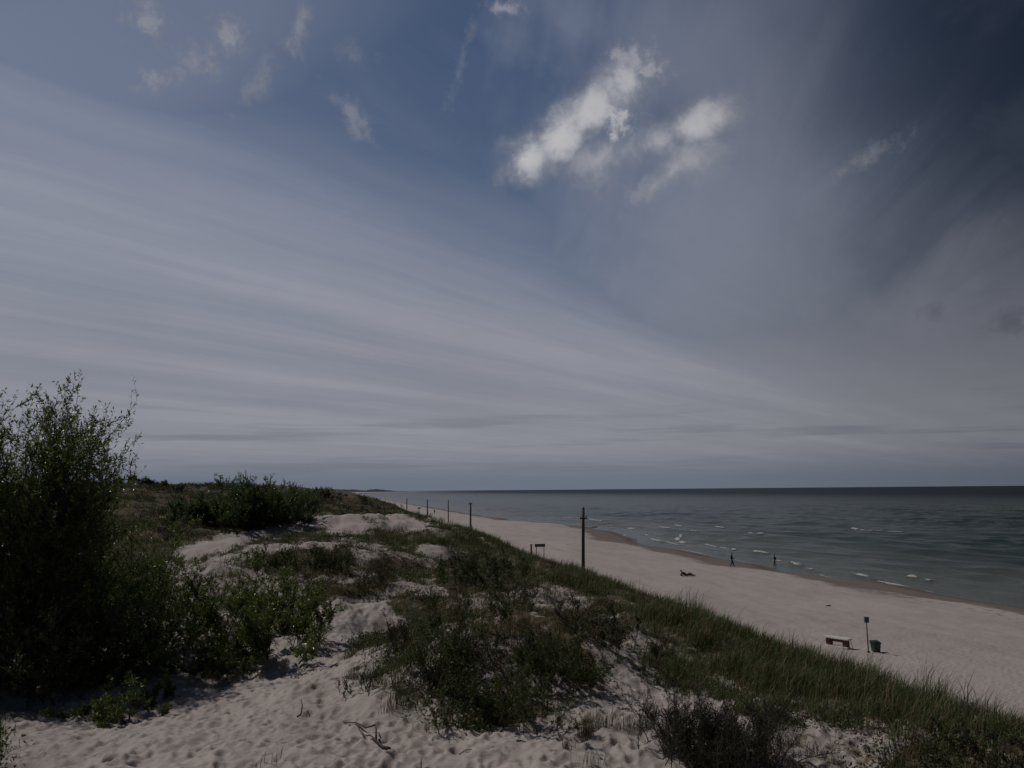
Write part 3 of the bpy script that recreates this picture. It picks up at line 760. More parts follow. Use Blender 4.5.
# the big willow on the left edge, then the lower willows spreading right of it
gw = ground(8, 695)
BW = [(dx, dy, hz(gw.x + dx, gw.y + dy) - gw.z) for dx, dy in ((-1.6, .4), (-.6, 0), (.3, .3), (.9, .8), (1.2, 1.4), (-2.4, 1.0), (-1.0, 1.6), (.4, 2.0))]
shrub('willow_bush', 'tall willow bush rising against the sky at the left edge', 'bush', gw, base_pts=BW, height_m=7.7, n_stems=74, leaf_len=0.125, n_leaf=125000, spread=.14, seed=3, stem_r=.03, twig_n=24, openness=.75, hv=(.55, 1.05), skirt=.22, curl0=.065, xlim=2.1)
def low_willow(label, px, py, hpx, n_leaf, seed, stems=14, spread=.8, lean=(0.1, 0), wid=1.0, leaf=.11, tw=14):
    g_ = ground(px, py)
    rg = random.Random(seed); B = []; wid *= 1.35; stems = int(stems * 1.5); n_leaf = int(n_leaf * .85)
    for _ in range(11):
        dx, dy = rg.uniform(-wid, wid), rg.uniform(-.7, .9) * wid
        B.append((dx, dy, hz(g_.x + dx, g_.y + dy) - g_.z))
    return shrub('willow_bush', label, 'bush', g_, group='willow bushes on the left dune', base_pts=B, height_m=hpx * g_.y / F, n_stems=stems, leaf_len=leaf, n_leaf=n_leaf, spread=spread, lean=lean, seed=seed, stem_r=.022, twig_n=tw, openness=.9, skirt=.4)
low_willow('willow bush in front of the tall one, its lowest leaves touching the sand', 52, 700, 105, 15000, 5, 18, .75, (.15, -.1), 1.1)
low_willow('willow bush right of the tall one, its top stopping short of the horizon', 122, 660, 122, 17000, 6, 16, .35, (.04, 0), 1.2)
low_willow('medium willow bush at the foot of the left dune above the footprints', 160, 672, 90, 16000, 8, 14, .6, (.2, 0), 1.2)
low_willow('medium willow bush below the sandy dune hummock at left', 205, 650, 80, 18000, 9, 14, .6, (.15, 0), 1.4)
low_willow('low willow bush with bare twigs trailing onto the footprint track', 262, 650, 60, 17000, 10, 13, .8, (.3, -.1), 1.2)
low_willow('small willow bush furthest right of the willows, beside the sand path', 290, 634, 42, 10000, 12, 10, .8, (.25, 0), 1.0)
low_willow('dark willow bush behind the tall one, deep in the left dune', 70, 640, 115, 15000, 13, 16, .3, (.0, 0), 1.6, .10)
low_willow('leafy willow bush beside the sandy dune hummock, top touching its pale crest', 238, 628, 58, 20000, 17, 14, .6, (.1, 0), 1.6)
low_willow('spreading willow sprig lying over the sand below the other willows', 215, 674, 34, 7000, 14, 16, 1.7, (.35, -.3), .8)
low_willow('sparse willow sprig nearest the bottom left corner of the dune', 100, 714, 34, 6500, 15, 16, 1.8, (.4, -.3), .8)
low_willow('green willow bush at the back of the left willows against the heath', 160, 628, 66, 16000, 16, 12, .4, (.05, 0), 1.3, .10)

# thicket in the middle distance
TP = 1.5 * np.array([[0.036, 0.058, 0.017], [0.052, 0.080, 0.022], [0.070, 0.095, 0.030], [0.028, 0.042, 0.015], [0.10, 0.12, 0.05]])
def thick(label, px, py, hpx, seed, n_leaf=9000, wid=3.0, leaf=.30, stems=16, spread=.6, grp='bushes of the dark thicket'):
    g_ = ground(px, py); rg = random.Random(seed); B = []; wid *= 0.95; n_leaf = int(n_leaf * 1.9); stems = int(stems * 1.7); leaf *= .72
    for _ in range(14):
        dx, dy = rg.uniform(-wid, wid), rg.uniform(-1, 1) * wid * .7
        B.append((dx, dy, hz(g_.x + dx, g_.y + dy) - g_.z))
    return shrub('thicket_bush', label, 'bush', g_, group=grp, base_pts=B, height_m=.80 * hpx * g_.y / F, n_stems=stems, leaf_len=leaf, n_leaf=n_leaf, spread=spread, seed=seed, stem_r=.05, twig_n=10, openness=1.3, pal=TP, hv=(.72, .98), skirt=.3)
thick('rounded dark bush at the left end of the thicket, beyond the brown grass', 200, 522, 28, 21)
thick('tallest dark bush of the thicket, its crown breaking the skyline', 232, 525, 50, 22, 13000)
thick('broad dark bush in the middle of the thicket', 256, 525, 51, 23, 13000)
thick('dark bush right of the thicket middle, its crown sloping toward the sea', 282, 521, 42, 24, 11000)
thick('small dark bush at the seaward end of the thicket', 304, 514, 26, 25, 8000)
thick('front dark bush of the thicket low behind the sandy strip', 218, 527, 28, 26, 8000)
thick('dark bush behind the thicket end, small against the far dunes', 318, 498, 12, 27, 5000, 4, .5)
thick('smaller round bush beyond the thicket, next to the far dune crest', 306, 501, 15, 28, 5000, 4, .5)
# trees on the left skyline
for i, (px, hp, lab) in enumerate(((110, 8, 'small dark pine on the left skyline, right beside the tall willow'), (118, 5, 'tiny low tree on the skyline next to the small dark pine'), (131, 5, 'low rounded tree on the left skyline between two taller ones'),
                                   (144, 8, 'taller dark tree in the middle of the left skyline row'), (150, 5, 'short tree touching the taller skyline tree on its right'), (164, 6, 'dark bushy tree right of the skyline row middle'), (178, 3, 'lowest flat tree at the right end of the skyline row'))):
    d = pdir(px, 484); D = 175.0; x, y = d[0] / d[1] * D, D
    shrub('skyline_tree', lab, 'tree', (x, y, hz(x, y) - .2), group='small trees on the left skyline', mat=M_SCRUB, base_pts=[(0, 0, 0), (.5, .3, 0), (-.6, -.2, 0)], height_m=hp * D / F + .6, n_stems=6, leaf_len=.42,
          n_leaf=900, spread=.4, seed=40 + i, stem_r=.06, twig_n=6, openness=1.3, pal=TP)

# single shrubs of the foreground dunes
DP = np.array([[0.055, 0.050, 0.032], [0.045, 0.048, 0.026], [0.075, 0.062, 0.045], [0.035, 0.035, 0.022], [0.10, 0.085, 0.07]])
def dune_shrub(label, px, py, hpx, wid, n_leaf, seed, pal, stems=16, leaf=.07, spread=.9, cat='shrub', name='dune_shrub', tw=9, lean=(0, 0), op=1.0, sr=.012):
    g_ = ground(px, py); rg = random.Random(seed); B = []
    for _ in range(8):
        dx, dy = rg.uniform(-wid, wid), rg.uniform(-.8, .8) * wid
        B.append((dx, dy, hz(g_.x + dx, g_.y + dy) - g_.z - .03))
    return shrub(name, label, cat, g_, group='single shrubs on the dunes', mat=M_SCRUB, base_pts=B, height_m=hpx * g_.y / F, n_stems=stems, leaf_len=leaf, n_leaf=n_leaf, spread=spread, seed=seed, stem_r=sr, twig_n=tw, openness=op, pal=pal, lean=lean)
GP = 1.5 * np.array([[0.045, 0.066, 0.020], [0.062, 0.084, 0.024], [0.038, 0.048, 0.018], [0.080, 0.095, 0.035], [0.11, 0.11, 0.05]])
dune_shrub('big grey-brown twiggy shrub at the bottom edge of the picture', 712, 764, 58, 1.1, 60000, 61, DP * .85, 120, .034, .6, tw=16)
dune_shrub('leafy shrub growing alone on the bare sand patch below the grass', 655, 684, 32, .5, 1100, 62, GP, 13, .06, .7, tw=6)
dune_shrub('dark green shrub on the right edge of the central mound', 560, 692, 48, .8, 9000, 63, GP, 22, .06, .7)
dune_shrub('dark green shrub on the left foot of the central mound', 440, 706, 60, 1.1, 8500, 64, GP, 20, .06, .6)
dune_shrub('low green shrub at the front foot of the central mound', 500, 724, 48, 1.1, 9000, 65, GP, 22, .06, .6)
dune_shrub('dark shrub on top of the central mound, above the sand hole', 398, 648, 26, .6, 3500, 66, DP, 16, .05, .6)
dune_shrub('large dark shrub over the middle of the central mound', 500, 670, 58, 1.5, 11000, 67, GP * .8, 26, .07, .6)
dune_shrub('pale grey round shrub standing in the shaded hollow', 368, 590, 24, .8, 4500, 68, DP * 1.7, 20, .07, .6)
dune_shrub('tan feathery shrub on the hill below the near pole', 516, 606, 24, 1.0, 4500, 69, DP * 2.0, 20, .06, .6)
dune_shrub('dark round bush on the left part of the middle hill', 470, 585, 30, 1.6, 8000, 70, GP * .75, 20, .10, .6)
dune_shrub('dark bush on the right part of the middle hill', 512, 578, 24, 1.6, 7000, 71, GP * .75, 18, .10, .6)
dune_shrub('brown-grey shrub beside the grass slope, right of the sand patches', 600, 640, 34, 1.1, 6500, 72, DP * 1.1, 20, .06, .7)
dune_shrub('dark shrub on the left shoulder of the hollow', 330, 572, 24, 2.0, 7000, 73, GP * .75, 18, .10, .6)
dune_shrub('dark shrub under the sandy crest at left, left of the hollow', 292, 572, 22, 2.0, 7000, 74, GP * .75, 18, .10, .6)
dune_shrub('small spiky shrub near the bottom right corner on mottled sand', 905, 764, 20, .3, 800, 75, DP, 14, .04, .5)
dune_shrub('dark creeping shrub in the bottom right corner', 985, 760, 26, .9, 5000, 76, DP, 20, .05, .7)
dune_shrub('tiny round bush on the brown grass below the thicket', 232, 534, 6, .7, 1500, 77, GP * .8, 10, .12, .6)
dune_shrub('tangled dark shrub on the left end of the central mound beside the track', 362, 690, 20, .35, 900, 78, DP, 12, .05, .6)

# brown rush tufts at the front
def rush(label, px, py, n, h, spread, pal, seed, name='grass_tuft', cat='grass tuft', lean=.35, w=.007):
    g_ = ground(px, py); rg = np.random.default_rng(seed)
    P = np.stack([rg.normal(0, spread, n), rg.normal(0, spread * .6, n), np.zeros(n)], 1)
    P[:, 2] = height(P[:, 0] + g_.x, P[:, 1] + g_.y) - g_.z - .02
    col = pal[rg.integers(0, len(pal), n)] * rg.uniform(.7, 1.3, (n, 1))
    v, f, s, c = blades(P, h * rg.uniform(.4, 1.1, n), w * rg.uniform(.7, 1.3, n), col, lean, (.08, 0))
    o = np_mesh(name, v, (f, s), M_GRASS, colors=c); o.location = g_
    return tag(o, label, cat, 'grass tufts standing on bare sand')
rush('dense brown grass tuft at the left end of the row near the bottom', 584, 741, 170, .55, .10, BROWN, 81)
rush('brown grass tuft second in the row near the bottom, beside the dense one', 598, 731, 150, .5, .16, BROWN, 82)
rush('thin brown grass tuft in the middle of the row near the bottom', 622, 729, 90, .42, .18, BROWN, 83)
rush('brown grass tuft at the right end of the row, touching the twiggy shrub', 645, 728, 130, .5, .14, BROWN, 84)
rush('short brown tuft below the row, close to the bottom edge', 567, 750, 50, .3, .06, BROWN, 85)
rush('sparse green tuft at the bottom edge left of the twiggy shrub', 590, 766, 80, .3, .2, GREEN, 86)
rush('single dark grass stalk leaning on the sand near the bottom middle', 421, 764, 5, .6, .02, BROWN * .6, 87, lean=.12, w=.012)
rush('few bent dry blades on the sand near the bottom, left of the stick', 268, 764, 9, .42, .18, BROWN * .6, 88, lean=.5, w=.012)
rush('dark tuft on the left tip of the central mound', 352, 678, 90, .45, .12, BROWN * .6, 89)
rush('green-brown tuft in front of the sand hole of the central mound', 364, 684, 120, .45, .14, np.concatenate([GREEN, BROWN]), 90)
rush('brown tuft below the sand hole of the central mound', 392, 712, 130, .5, .15, BROWN * .7, 91)
rush('yellowish grass tuft at the front edge of the central mound', 440, 730, 120, .38, .2, TAN * .7, 92)

# ------------------------------------------------------------------ driftwood and twigs
M_DRIFT = plain('driftwood', (0.075, 0.06, 0.05), 0.85, 0.35, 30)
def stick(label, px, py, pts_px, r0, name='fallen_branch', cat='branch'):
    """branches given as photo-traced runs lying on the sand: list of [(px,py,lift)...]"""
    o_ = ground(px, py); bm = bmesh.new()
    for run, rr in pts_px:
        pts = []
        for (a, b_, lift) in run:
            p = ground(a, b_); pts.append(Vector((p.x, p.y, p.z + lift)) - o_)
        tube(bm, pts, [rr * (1 - .6 * i / (len(pts) - 1)) for i in range(len(pts))], 6)
    ob = bm_obj(name, bm, M_DRIFT, smooth=True); ob.location = o_
    return tag(ob, label, cat)
stick('forked dry branch lying on the trampled sand in the foreground', 375, 740, [
    ([(390, 749, .03), (383, 747, .05), (376, 744, .07), (370, 741, .10)], .035),
    ([(376, 744, .07), (376, 738, .12), (375, 734, .16)], .024), ([(375, 734, .16), (366, 732, .10), (356, 728, .06), (345, 722, .03), (341, 720, .02)], .022),
    ([(370, 741, .10), (364, 737, .05), (361, 732, .09)], .016), ([(356, 728, .05), (361, 735, .03), (366, 740, .02)], .012)], .03)
stick('short dark stick poking up out of the sand, left of the forked branch', 301, 717, [([(297, 718, .01), (301, 717, .03), (302, 716, .16), (301, 713, .22)], .022)], .02, 'stick', 'stick')
stick('thin twig lying flat on the sand right of the forked branch', 466, 753, [([(459, 754, .01), (465, 753, .02), (472, 752, .01)], .012)], .01, 'stick', 'stick')
stick('tiny dark twig on the sand at the foot of the slope, middle of the picture', 520, 745, [([(516, 745, .01), (521, 745, .02), (526, 745, .01)], .016)], .01, 'stick', 'stick')
def clump(label, px, py, L, W, H, seed, name='driftwood', cat='driftwood'):
    p = on_beach(px, py); rg = random.Random(seed); bm = bmesh.new()
    for k in range(5):
        a = rg.uniform(-.25, .25); x0 = rg.uniform(-L / 2, -L / 4); x1 = rg.uniform(L / 4, L / 2); y0 = rg.uniform(-W, W) / 2
        tube(bm, [(x0, y0, H * .2), ((x0 + x1) / 2, y0 + a * W, H * rg.uniform(.3, .6)), (x1, y0 - a * W, H * rg.uniform(.2, .8))], [H * .22, H * .3, H * .12], 7)
    ob = bm_obj(name, bm, M_DRIFT, smooth=True); ob.location = p
    return tag(ob, label, cat)
clump('small dark driftwood clump on the beach, above the signpost', 828, 606, .45, .3, .10, 3)
clump('long dark log stranded at the waterline, right of the near pole', 594, 527.6, 2.6, .6, .38, 4, 'beach_log', 'log')
clump('dark log far up the beach, nearer to the water', 373.5, 499.3, 3.2, 1.0, 1.0, 5, 'beach_log', 'log')
clump('small dark log far up the beach, just left of the other far log', 370, 500.6, 2.4, 1.0, .9, 6, 'beach_log', 'log')
clump('scrap of dark seaweed on the sand between the poles and the sea', 446, 508.6, 4.5, 1.0, .25, 7, 'seaweed_wrack', 'seaweed')

# ------------------------------------------------------------------ poles
M_WOOD = plain('weathered_pole_wood', (0.085, 0.072, 0.06), 0.85, 0.35, 9, bump_s=.4, streak=True)
M_DARKM = plain('dark_iron', (0.035, 0.036, 0.04), 0.55, .3, 12)
M_CERAM = plain('insulator_ceramic', (0.22, 0.2, 0.18), 0.3, .2, 12)
def pole(label, D, px, pyt, rad, arm, lean, arm_drop, arm_len=.9):
    x = (px - 512) / F * D; y = D
    z0 = hz(x, y); d = pdir(px, pyt); ztop = CAMZ + d[2] / d[1] * D
    H = ztop - z0
    e = empty('utility_pole', (x - lean * H, y, z0)); tag(e, label, 'pole', 'wooden poles along the foot of the dunes')
    bm = bmesh.new()
    pts = [(lean * t * (H + .5) - lean * .5, 0, -.5 + t * (H + .5)) for t in (0, .3, .6, .8, 1)]
    tube(bm, pts, [rad * k for k in (1.15, 1.08, 1.0, .95, .9)], 12)
    bm_obj('shaft', bm, M_WOOD, e, True)
    bm = bmesh.new(); tube(bm, [(lean * H, 0, H - .02), (lean * H, 0, H + .06)], [rad * 1.02, rad * .5], 12); bm_obj('cap', bm, M_DARKM, e)
    if arm:
        za = H - arm_drop; bm = bmesh.new(); box(bm, lean * za, -rad - .05, za, arm_len, .09, .10, .01)
        ar = bm_obj('crossarm', bm, M_WOOD, e)
        for s in (-1, 1):
            bm = bmesh.new(); xx = lean * za + s * (arm_len / 2 - .08)
            tube(bm, [(xx, -rad - .05, za + .05), (xx, -rad - .05, za + .12), (xx, -rad - .05, za + .16), (xx, -rad - .05, za + .24)], [.02, .065, .05, .03], 10)
            bm_obj('insulator', bm, M_CERAM, ar, True)
    return e
pole('nearest wooden pole, tall and dark with a small crossarm, leaning slightly right', 68, 581.3, 508, .135, True, .022, .88, .62)
pole('second pole from the right, with a short crossarm at its very top', 134, 470, 503, .145, True, .0, .14, .62)
pole('third pole from the right, thinner and paler than its neighbours', 164, 448, 500.2, .10, False, .0, .1)
pole('fourth pole from the right, dark and plain', 209, 427.3, 499.5, .16, False, .0, .1)
pole('farthest pole of the row, leftmost on the beach', 282, 407, 498.3, .16, False, .0, .1)

# ------------------------------------------------------------------ beach furniture
M_PANEL = plain('faded_sign_board', (0.06, 0.068, 0.078), 0.5, .25, 8)
M_POST = plain('grey_post', (0.20, 0.185, 0.17), 0.8, .3, 10)
def board_sign():
    D = 100.0; x = (538 - 512) / F * D; z0 = hz(x, D)
    e = empty('notice_board', (x, D, z0), R(4)); tag(e, 'long dark notice board on two short legs, behind the grassy dune edge', 'notice board')
    top = CAMZ + float((pdir(538, 544.0)[2] / pdir(538, 544.0)[1]) * D) - z0
    bm = bmesh.new(); box(bm, 0, -.06, top - .18, 1.30, .05, .34, .01); bm_obj('board', bm, M_PANEL, e)
    for s in (-.45, .5):
        bm = bmesh.new(); box(bm, s, 0, (top - .06) / 2 - .15, .09, .07, top + .2, .01); bm_obj('leg', bm, M_POST, e)
    bm = bmesh.new(); box(bm, 0, -.06, top + .0, 1.38, .10, .04, .01); bm_obj('top_rail', bm, M_DARKM, e)
board_sign()
def short_post():
    D = 98.0; x = (529.5 - 512) / F * D; z0 = hz(x, D); top = CAMZ + float(pdir(529, 544.5)[2] / pdir(529, 544.5)[1] * D) - z0
    bm = bmesh.new(); tube(bm, [(0, 0, -.3), (0, 0, top * .5), (0, 0, top)], [.12, .12, .1], 10); box(bm, 0, 0, top - .02, .26, .16, .12, .02)
    o = bm_obj('marker_post', bm, M_PANEL); o.location = (x, D, z0); tag(o, 'short dark post standing just left of the long notice board', 'post')
short_post()
def far_sign():
    p = on_beach(419, 515.5, 2); D = p.y; e = empty('sign_post', p); tag(e, 'distant T-shaped sign on the beach between the two farthest poles', 'sign')
    top = CAMZ + float(pdir(419, 507.4)[2] / pdir(419, 507.4)[1] * D) - p.z
    bm = bmesh.new(); tube(bm, [(0, 0, -.3), (0, 0, top - .2)], [.09, .07], 8); bm_obj('post', bm, M_POST, e)
    bm = bmesh.new(); box(bm, 0, -.1, top - .22, 1.0, .06, .42, .01); bm_obj('board', bm, M_PANEL, e)
far_sign()
def near_sign():
    p = on_beach(868.5, 652.5, 2); D = p.y; e = empty('sign_post', p, R(-12)); tag(e, 'thin signpost with a small square dark plate, left of the bin', 'sign')
    H = CAMZ + float(pdir(868.5, 616.5)[2] / pdir(868.5, 616.5)[1] * D) - p.z
    bm = bmesh.new(); tube(bm, [(0, 0, -.3), (0, 0, H - .03)], [.03, .028], 10); bm_obj('post', bm, M_DARKM, e, True)
    bm = bmesh.new(); tube(bm, [(0, 0, 0.0), (0, 0, .06), (0, 0, .09)], [.075, .07, .035], 12); bm_obj('foot', bm, M_DARKM, e)
    bm = bmesh.new(); box(bm, 0, -.045, H - .16, .25, .03, .30, .008); pl = bm_obj('plate', bm, M_PANEL, e)
    bm = bmesh.new(); box(bm, -.095, -.0635, H - .16, .04, .005, .26); bm_obj('pale_edge', bm, plain('pale_paint', (.35, .35, .36), .5, .1), pl)
near_sign()
def bin_():
    p = on_beach(876, 652, 2); D = p.y; e = empty('litter_bin', p, R(8)); e.scale = (.80, .80, .88); tag(e, 'dark green litter bin with a rim standing on the beach right of the signpost', 'bin')
    mg = plain('bin_plastic', (.022, .045, .034), .5, .25, 5); h = .62; bm = bmesh.new()
    prof = [(.0, .22), (.03, .235), (h * .8, .275), (h * .8, .31), (h * .9, .32), (h * .9, .29), (h * .35, .25)]
    rings = []
    for (z, r) in prof:
        ring = []
        for k in range(24):
            a = 2 * math.pi * k / 24; c, s = math.cos(a), math.sin(a); q = (abs(c) ** 4 + abs(s) ** 4) ** -.25
            ring.append(bm.verts.new((c * q * r, s * q * r, z)))
        rings.append(ring)
    for A, B in zip(rings, rings[1:]):
        for k in range(24): bm.faces.new((A[k], A[(k + 1) % 24], B[(k + 1) % 24], B[k]))
    bm.faces.new(rings[0][::-1]); bm.faces.new(rings[-1])
    bm_obj('body', bm, mg, e, False)
    bm = bmesh.new(); box(bm, 0, .06, h * .97, .60, .42, .05, .015, Matrix.Rotation(R(10), 3, 'X')); bm_obj('lid', bm, mg, e)
    for s in (-1, 1):
        bm = bmesh.new(); box(bm, s * .335, 0, h * .86, .05, .16, .05, .01); bm_obj('handle', bm, M_DARKM, e)
bin_()
def bench():
    a = on_beach(830, 645, 2.4); b = on_beach(846, 648.5, 2.4)
    c = (a + b) / 2; L = 23 * c.y / F
    ang = math.atan2(b.y - a.y, b.x - a.x)
    ang = R(-50); L = 1.30
    e = empty('bench', (c.x, c.y, hz(c.x, c.y)), ang); tag(e, 'pale topped beach bench with red-brown supports beyond the grass', 'bench')
    mt = plain('whitish_paint', (.66, .64, .6), .6, .12, 8); mr = plain('red_brown_paint', (.11, .045, .032), .6, .25, 8)
    bm = bmesh.new()
    for k in range(3): box(bm, 0, -.18 + k * .18, .50, L + .16, .172, .07, .01)
    bm_obj('seat', bm, mt, e)
    for s in (-1, 1):
        bm = bmesh.new(); box(bm, s * (L / 2 - .17), 0, .27, .24, .34, .40, .012); bm_obj('support', bm, mr, e)
    bm = bmesh.new(); box(bm, 0, .02, .38, L - .62, .06, .20, .008); bm_obj('brace_board', bm, mr, e)
    bm = bmesh.new(); box(bm, 0, -.10, .05, L + .05, .30, .08, .008); bm_obj('foot_rail', bm, mt, e)
    bm = bmesh.new(); tube(bm, [(L / 2 + .02, .1, .53), (L / 2 + .22, .0, .0)], [.012, .012], 6); bm_obj('stay', bm, M_DARKM, e)
bench()

# ------------------------------------------------------------------ people
M_SKIN = plain('skin', (.42, .26, .18), .6, .08)
def skin_mesh(name, chains, mat, parent=None, sub=2):
    """chains: lists of (point, radius); a point shared by name joins chains"""
    me = bpy.data.meshes.new(name); vs = []; rad = []; ed = []; key = {}
    for ch in chains:
        prev = None
        for (nm, p, r_) in ch:
            if nm and nm in key: i = key[nm]
            else:
                i = len(vs); vs.append(p); rad.append(r_)
                if nm: key[nm] = i
            if prev is not None: ed.append((prev, i))
            prev = i
    me.from_pydata(vs, ed, []); me.materials.append(mat)
    o = link(bpy.data.objects.new(name, me), parent)
    md = o.modifiers.new('skin', 'SKIN'); md.use_smooth_shade = True
    for i, r_ in enumerate(rad): me.skin_vertices[0].data[i].radius = (r_, r_) if not isinstance(r_, tuple) else r_; me.skin_vertices[0].data[i].use_root = (i == 0)
    s = o.modifiers.new('sub', 'SUBSURF'); s.levels = 1; s.render_levels = sub
    return o
def person(label, loc, rz, joints, top, trousers, hair=(.03, .022, .018), scale=1.0, group=None):
    e = empty('person', loc, rz); e.scale = (scale,) * 3; tag(e, label, 'person', group)
    J = {k: Vector(v) for k, v in joints.items() if k != 'stand'}
    mt = plain('cloth_top', top, .9, .15, 20); ml = plain('cloth_legs', trousers, .9, .15, 20); mh = plain('hair', hair, .7, .2, 40)
    up = (J['neck'] - J['pelvis']).normalized(); fwd = Vector(joints.get('face', (0, -1, 0))).normalized()
    mid = (J['pelvis'] + J['neck']) / 2; head = J['head']
    ch = [[('p', J['pelvis'], (.15, .11)), ('w', J['pelvis'] + up * .14, (.14, .10)), ('m', mid + up * .06, (.16, .115)), ('c', J['neck'] - up * .10, (.17, .10)), ('n', J['neck'], .065), ('hd0', J['neck'] + (head - J['neck']) * .5, .06), ('hd', head, (.085, .10)), ('ht', head + (head - J['neck']).normalized() * .08, .06)]]
    for s in 'lr':
        hip, kn, an, sh, elb, wr = (J[k + s] for k in ('hip', 'knee', 'ankle', 'shoulder', 'elbow', 'wrist'))
        tdir = Vector(joints.get('toe', (0, -1, 0)))
        ch.append([('p', None, 0), ('h' + s, hip, .085), (None, (hip + kn) / 2, .078), ('k' + s, kn, .055), (None, kn * .6 + an * .4, .056), ('a' + s, an, .036), (None, an + tdir * .13 - Vector((0, 0, .035)) if joints.get('stand', 1) else an + tdir * .13, .03)])
        ch.append([('c', None, 0), ('s' + s, sh, .058), (None, (sh + elb) / 2, .046), ('e' + s, elb, .036), ('wr' + s, wr, .023), ('pm' + s, wr + (wr - elb).normalized() * .07, (.035, .016))])
    b = skin_mesh('body', ch, M_SKIN, e)
    for s in 'lr':
        elb, wr = J['elbow' + s], J['wrist' + s]; hd = (wr - elb).normalized(); sidev = hd.cross(Vector((0, 0, 1)) if abs(hd.z) < .8 else Vector((1, 0, 0))).normalized(); nv = hd.cross(sidev)
        fch = []
        for q in range(4):
            o = wr + hd * .06 + sidev * (-.027 + .018 * q); L = (.07, .08, .075, .06)[q]
            fch.append([(None, o, .009), (None, o + hd * L * .5 + nv * .006, .008), (None, o + hd * L * .9 + nv * .025, .007)])
        o = wr + hd * .03 + sidev * -.03; fch.append([(None, o, .01), (None, o + hd * .03 - sidev * .025, .009), (None, o + hd * .055 - sidev * .03, .008)])
        skin_mesh('fingers', fch, M_SKIN, b, 1)
    # clothes follow the limbs
    tch = [[('p', J['pelvis'] - up * .06, (.22, .17)), (None, J['pelvis'] + up * .15, (.20, .155)), (None, mid + up * .06, (.205, .155)), ('c', J['neck'] - up * .10, (.20, .13)), (None, J['neck'] - up * .02, .075)]]
    lch = []
    for s in 'lr':
        hip, kn, an, sh, elb, wr = (J[k + s] for k in ('hip', 'knee', 'ankle', 'shoulder', 'elbow', 'wrist'))
        tch.append([('c', None, 0), (None, sh, .082), (None, (sh + elb) / 2, .074), (None, elb, .064), (None, wr * .9 + elb * .1, .036)])
        lch.append(([('q', J['pelvis'] + up * .12, (.15, .115))] if s == 'l' else []) + [('p', J['pelvis'] + up * .03, (.16, .12)), (None, hip, .095), (None, (hip + kn) / 2, .10), (None, kn, .082), (None, kn * .15 + an * .85, .072)])
    td = Vector(joints.get('toe', (0, -1, 0))).normalized()
    for s in 'lr':
        an = J['ankle' + s]; lay = J['pelvis'].z < .5; dn = Vector((0, 0, 0)) if lay else Vector((0, 0, -an.z + .045))
        skin_mesh('shoe', [[(None, an + dn - td * .07, (.042, .042)), (None, an + dn + td * .05, (.05, .042)), (None, an + dn + td * .17, (.042, .034))]], M_DARKM, e)
    skin_mesh('jacket', tch, mt, e); skin_mesh('trousers', lch, ml, e)
    bm = bmesh.new(); bmesh.ops.create_icosphere(bm, subdivisions=3, radius=1); up2 = (head - J['neck']).normalized()
    side = up2.cross(fwd).normalized()
    Mh = Matrix((side * .092, fwd * .105, up2 * .105)).transposed().to_4x4()
    bmesh.ops.transform(bm, matrix=Matrix.Translation(head + up2 * .035 - fwd * .018) @ Mh, verts=bm.verts)
    kill = [v for v in bm.verts if (v.co - head).dot(fwd) > .02 and (v.co - head).dot(up2) < .07]
    bmesh.ops.delete(bm, geom=kill, context='VERTS'); bm_obj('hair', bm, mh, e, True)
    for s in (-1, 1):
        bm = bmesh.new(); bmesh.ops.create_icosphere(bm, subdivisions=2, radius=.011)
        bmesh.ops.translate(bm, vec=head + fwd * .088 + side * s * .032, verts=bm.verts); bm_obj('eye', bm, M_DARKM, b)
    bm = bmesh.new(); tube(bm, [head + fwd * .09 + up2 * .005, head + fwd * .118 - up2 * .032, head + fwd * .09 - up2 * .04], [.008, .016, .008], 6)
    bm_obj('nose', bm, M_SKIN, b, True)
    bm = bmesh.new(); box(bm, *(head + fwd * .075 - up2 * .062), .042, .02, .012, .004); bm_obj('mouth', bm, plain('lips', (.30, .13, .10), .5, .1), b)
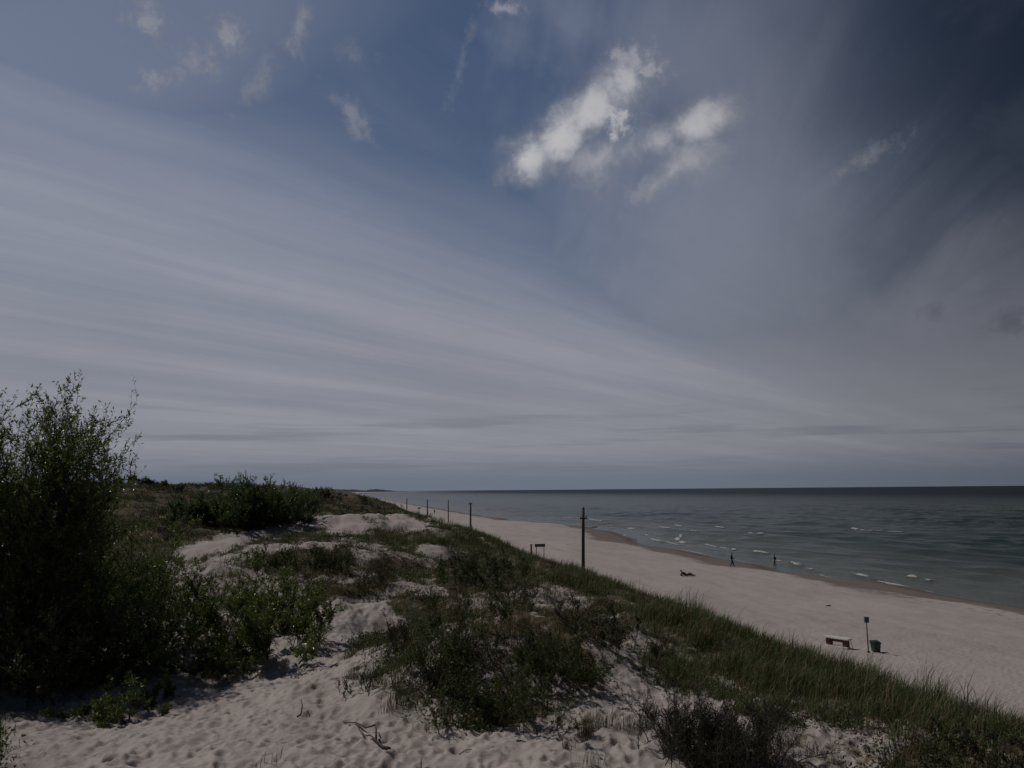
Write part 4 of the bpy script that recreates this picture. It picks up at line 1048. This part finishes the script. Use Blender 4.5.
    for s in (-1, 1):
        bm = bmesh.new(); r_ = bmesh.ops.create_icosphere(bm, subdivisions=2, radius=.028); bmesh.ops.scale(bm, vec=(.4, .8, 1.1), verts=bm.verts)
        bmesh.ops.translate(bm, vec=head + side * s * .09, verts=bm.verts); bm_obj('ear', bm, M_SKIN, b, True)
    return e
def walking(stride=.3, swing=.22, knee=.08):
    return dict(pelvis=(0, 0, .95), neck=(0, -.03, 1.47), head=(0, -.05, 1.64), hipl=(.09, 0, .90), hipr=(-.09, 0, .90), kneel=(.10, -stride * .6, .50), kneer=(-.10, stride * .25 - knee, .50),
                anklel=(.10, -stride, .07), ankler=(-.10, stride, .10), shoulderl=(.19, -.02, 1.40), shoulderr=(-.19, -.02, 1.40), elbowl=(.25, swing * .5, 1.13), elbowr=(-.25, -swing * .4, 1.13),
                wristl=(.27, swing * .5 - .08, .90), wristr=(-.27, -swing - .06, .92))
p = on_beach(732, 566.4, .4)
person('person in black walking at the waterline, left of the other walker', p, R(80), walking(.24), (.014, .014, .016), (.012, .012, .014), scale=1.0)
p = on_beach(775.2, 566.4, .4)
person('person in dark blue top striding along the wet sand, right of the other walker', p, R(-100), walking(.22, .26), (.025, .035, .055), (.016, .016, .02), scale=.98)
p = on_beach(434.6, 514.2, 1.5)
person('far-off person standing upright on the beach between two poles', p, R(10), walking(.10, .05), (.03, .03, .04), (.02, .02, .025))
p = on_beach(401, 507, 1.5)
person('dark figure farthest along the beach, just left of the farthest pole', p, R(60), walking(.16, .1), (.03, .025, .025), (.02, .02, .02))
rec = dict(stand=0, pelvis=(0, 0, .14), neck=(-.40, 0, .40), head=(-.44, 0, .51), hipl=(.04, .10, .13), hipr=(.04, -.10, .13), kneel=(.44, .12, .30), kneer=(.46, -.12, .16), anklel=(.80, .12, .07), ankler=(.90, -.14, .07),
           shoulderl=(-.37, .18, .34), shoulderr=(-.37, -.18, .34), elbowl=(-.55, .25, .10), elbowr=(-.55, -.25, .10), wristl=(-.30, .26, .05), wristr=(-.30, -.26, .05), face=(1, 0, -.1), toe=(.3, 0, .9))
p = on_beach(686, 576.3, 1.2)
person('person in dark clothes reclining on the sand, propped up on the elbows', p, R(-12), rec, (.02, .014, .016), (.02, .016, .018))
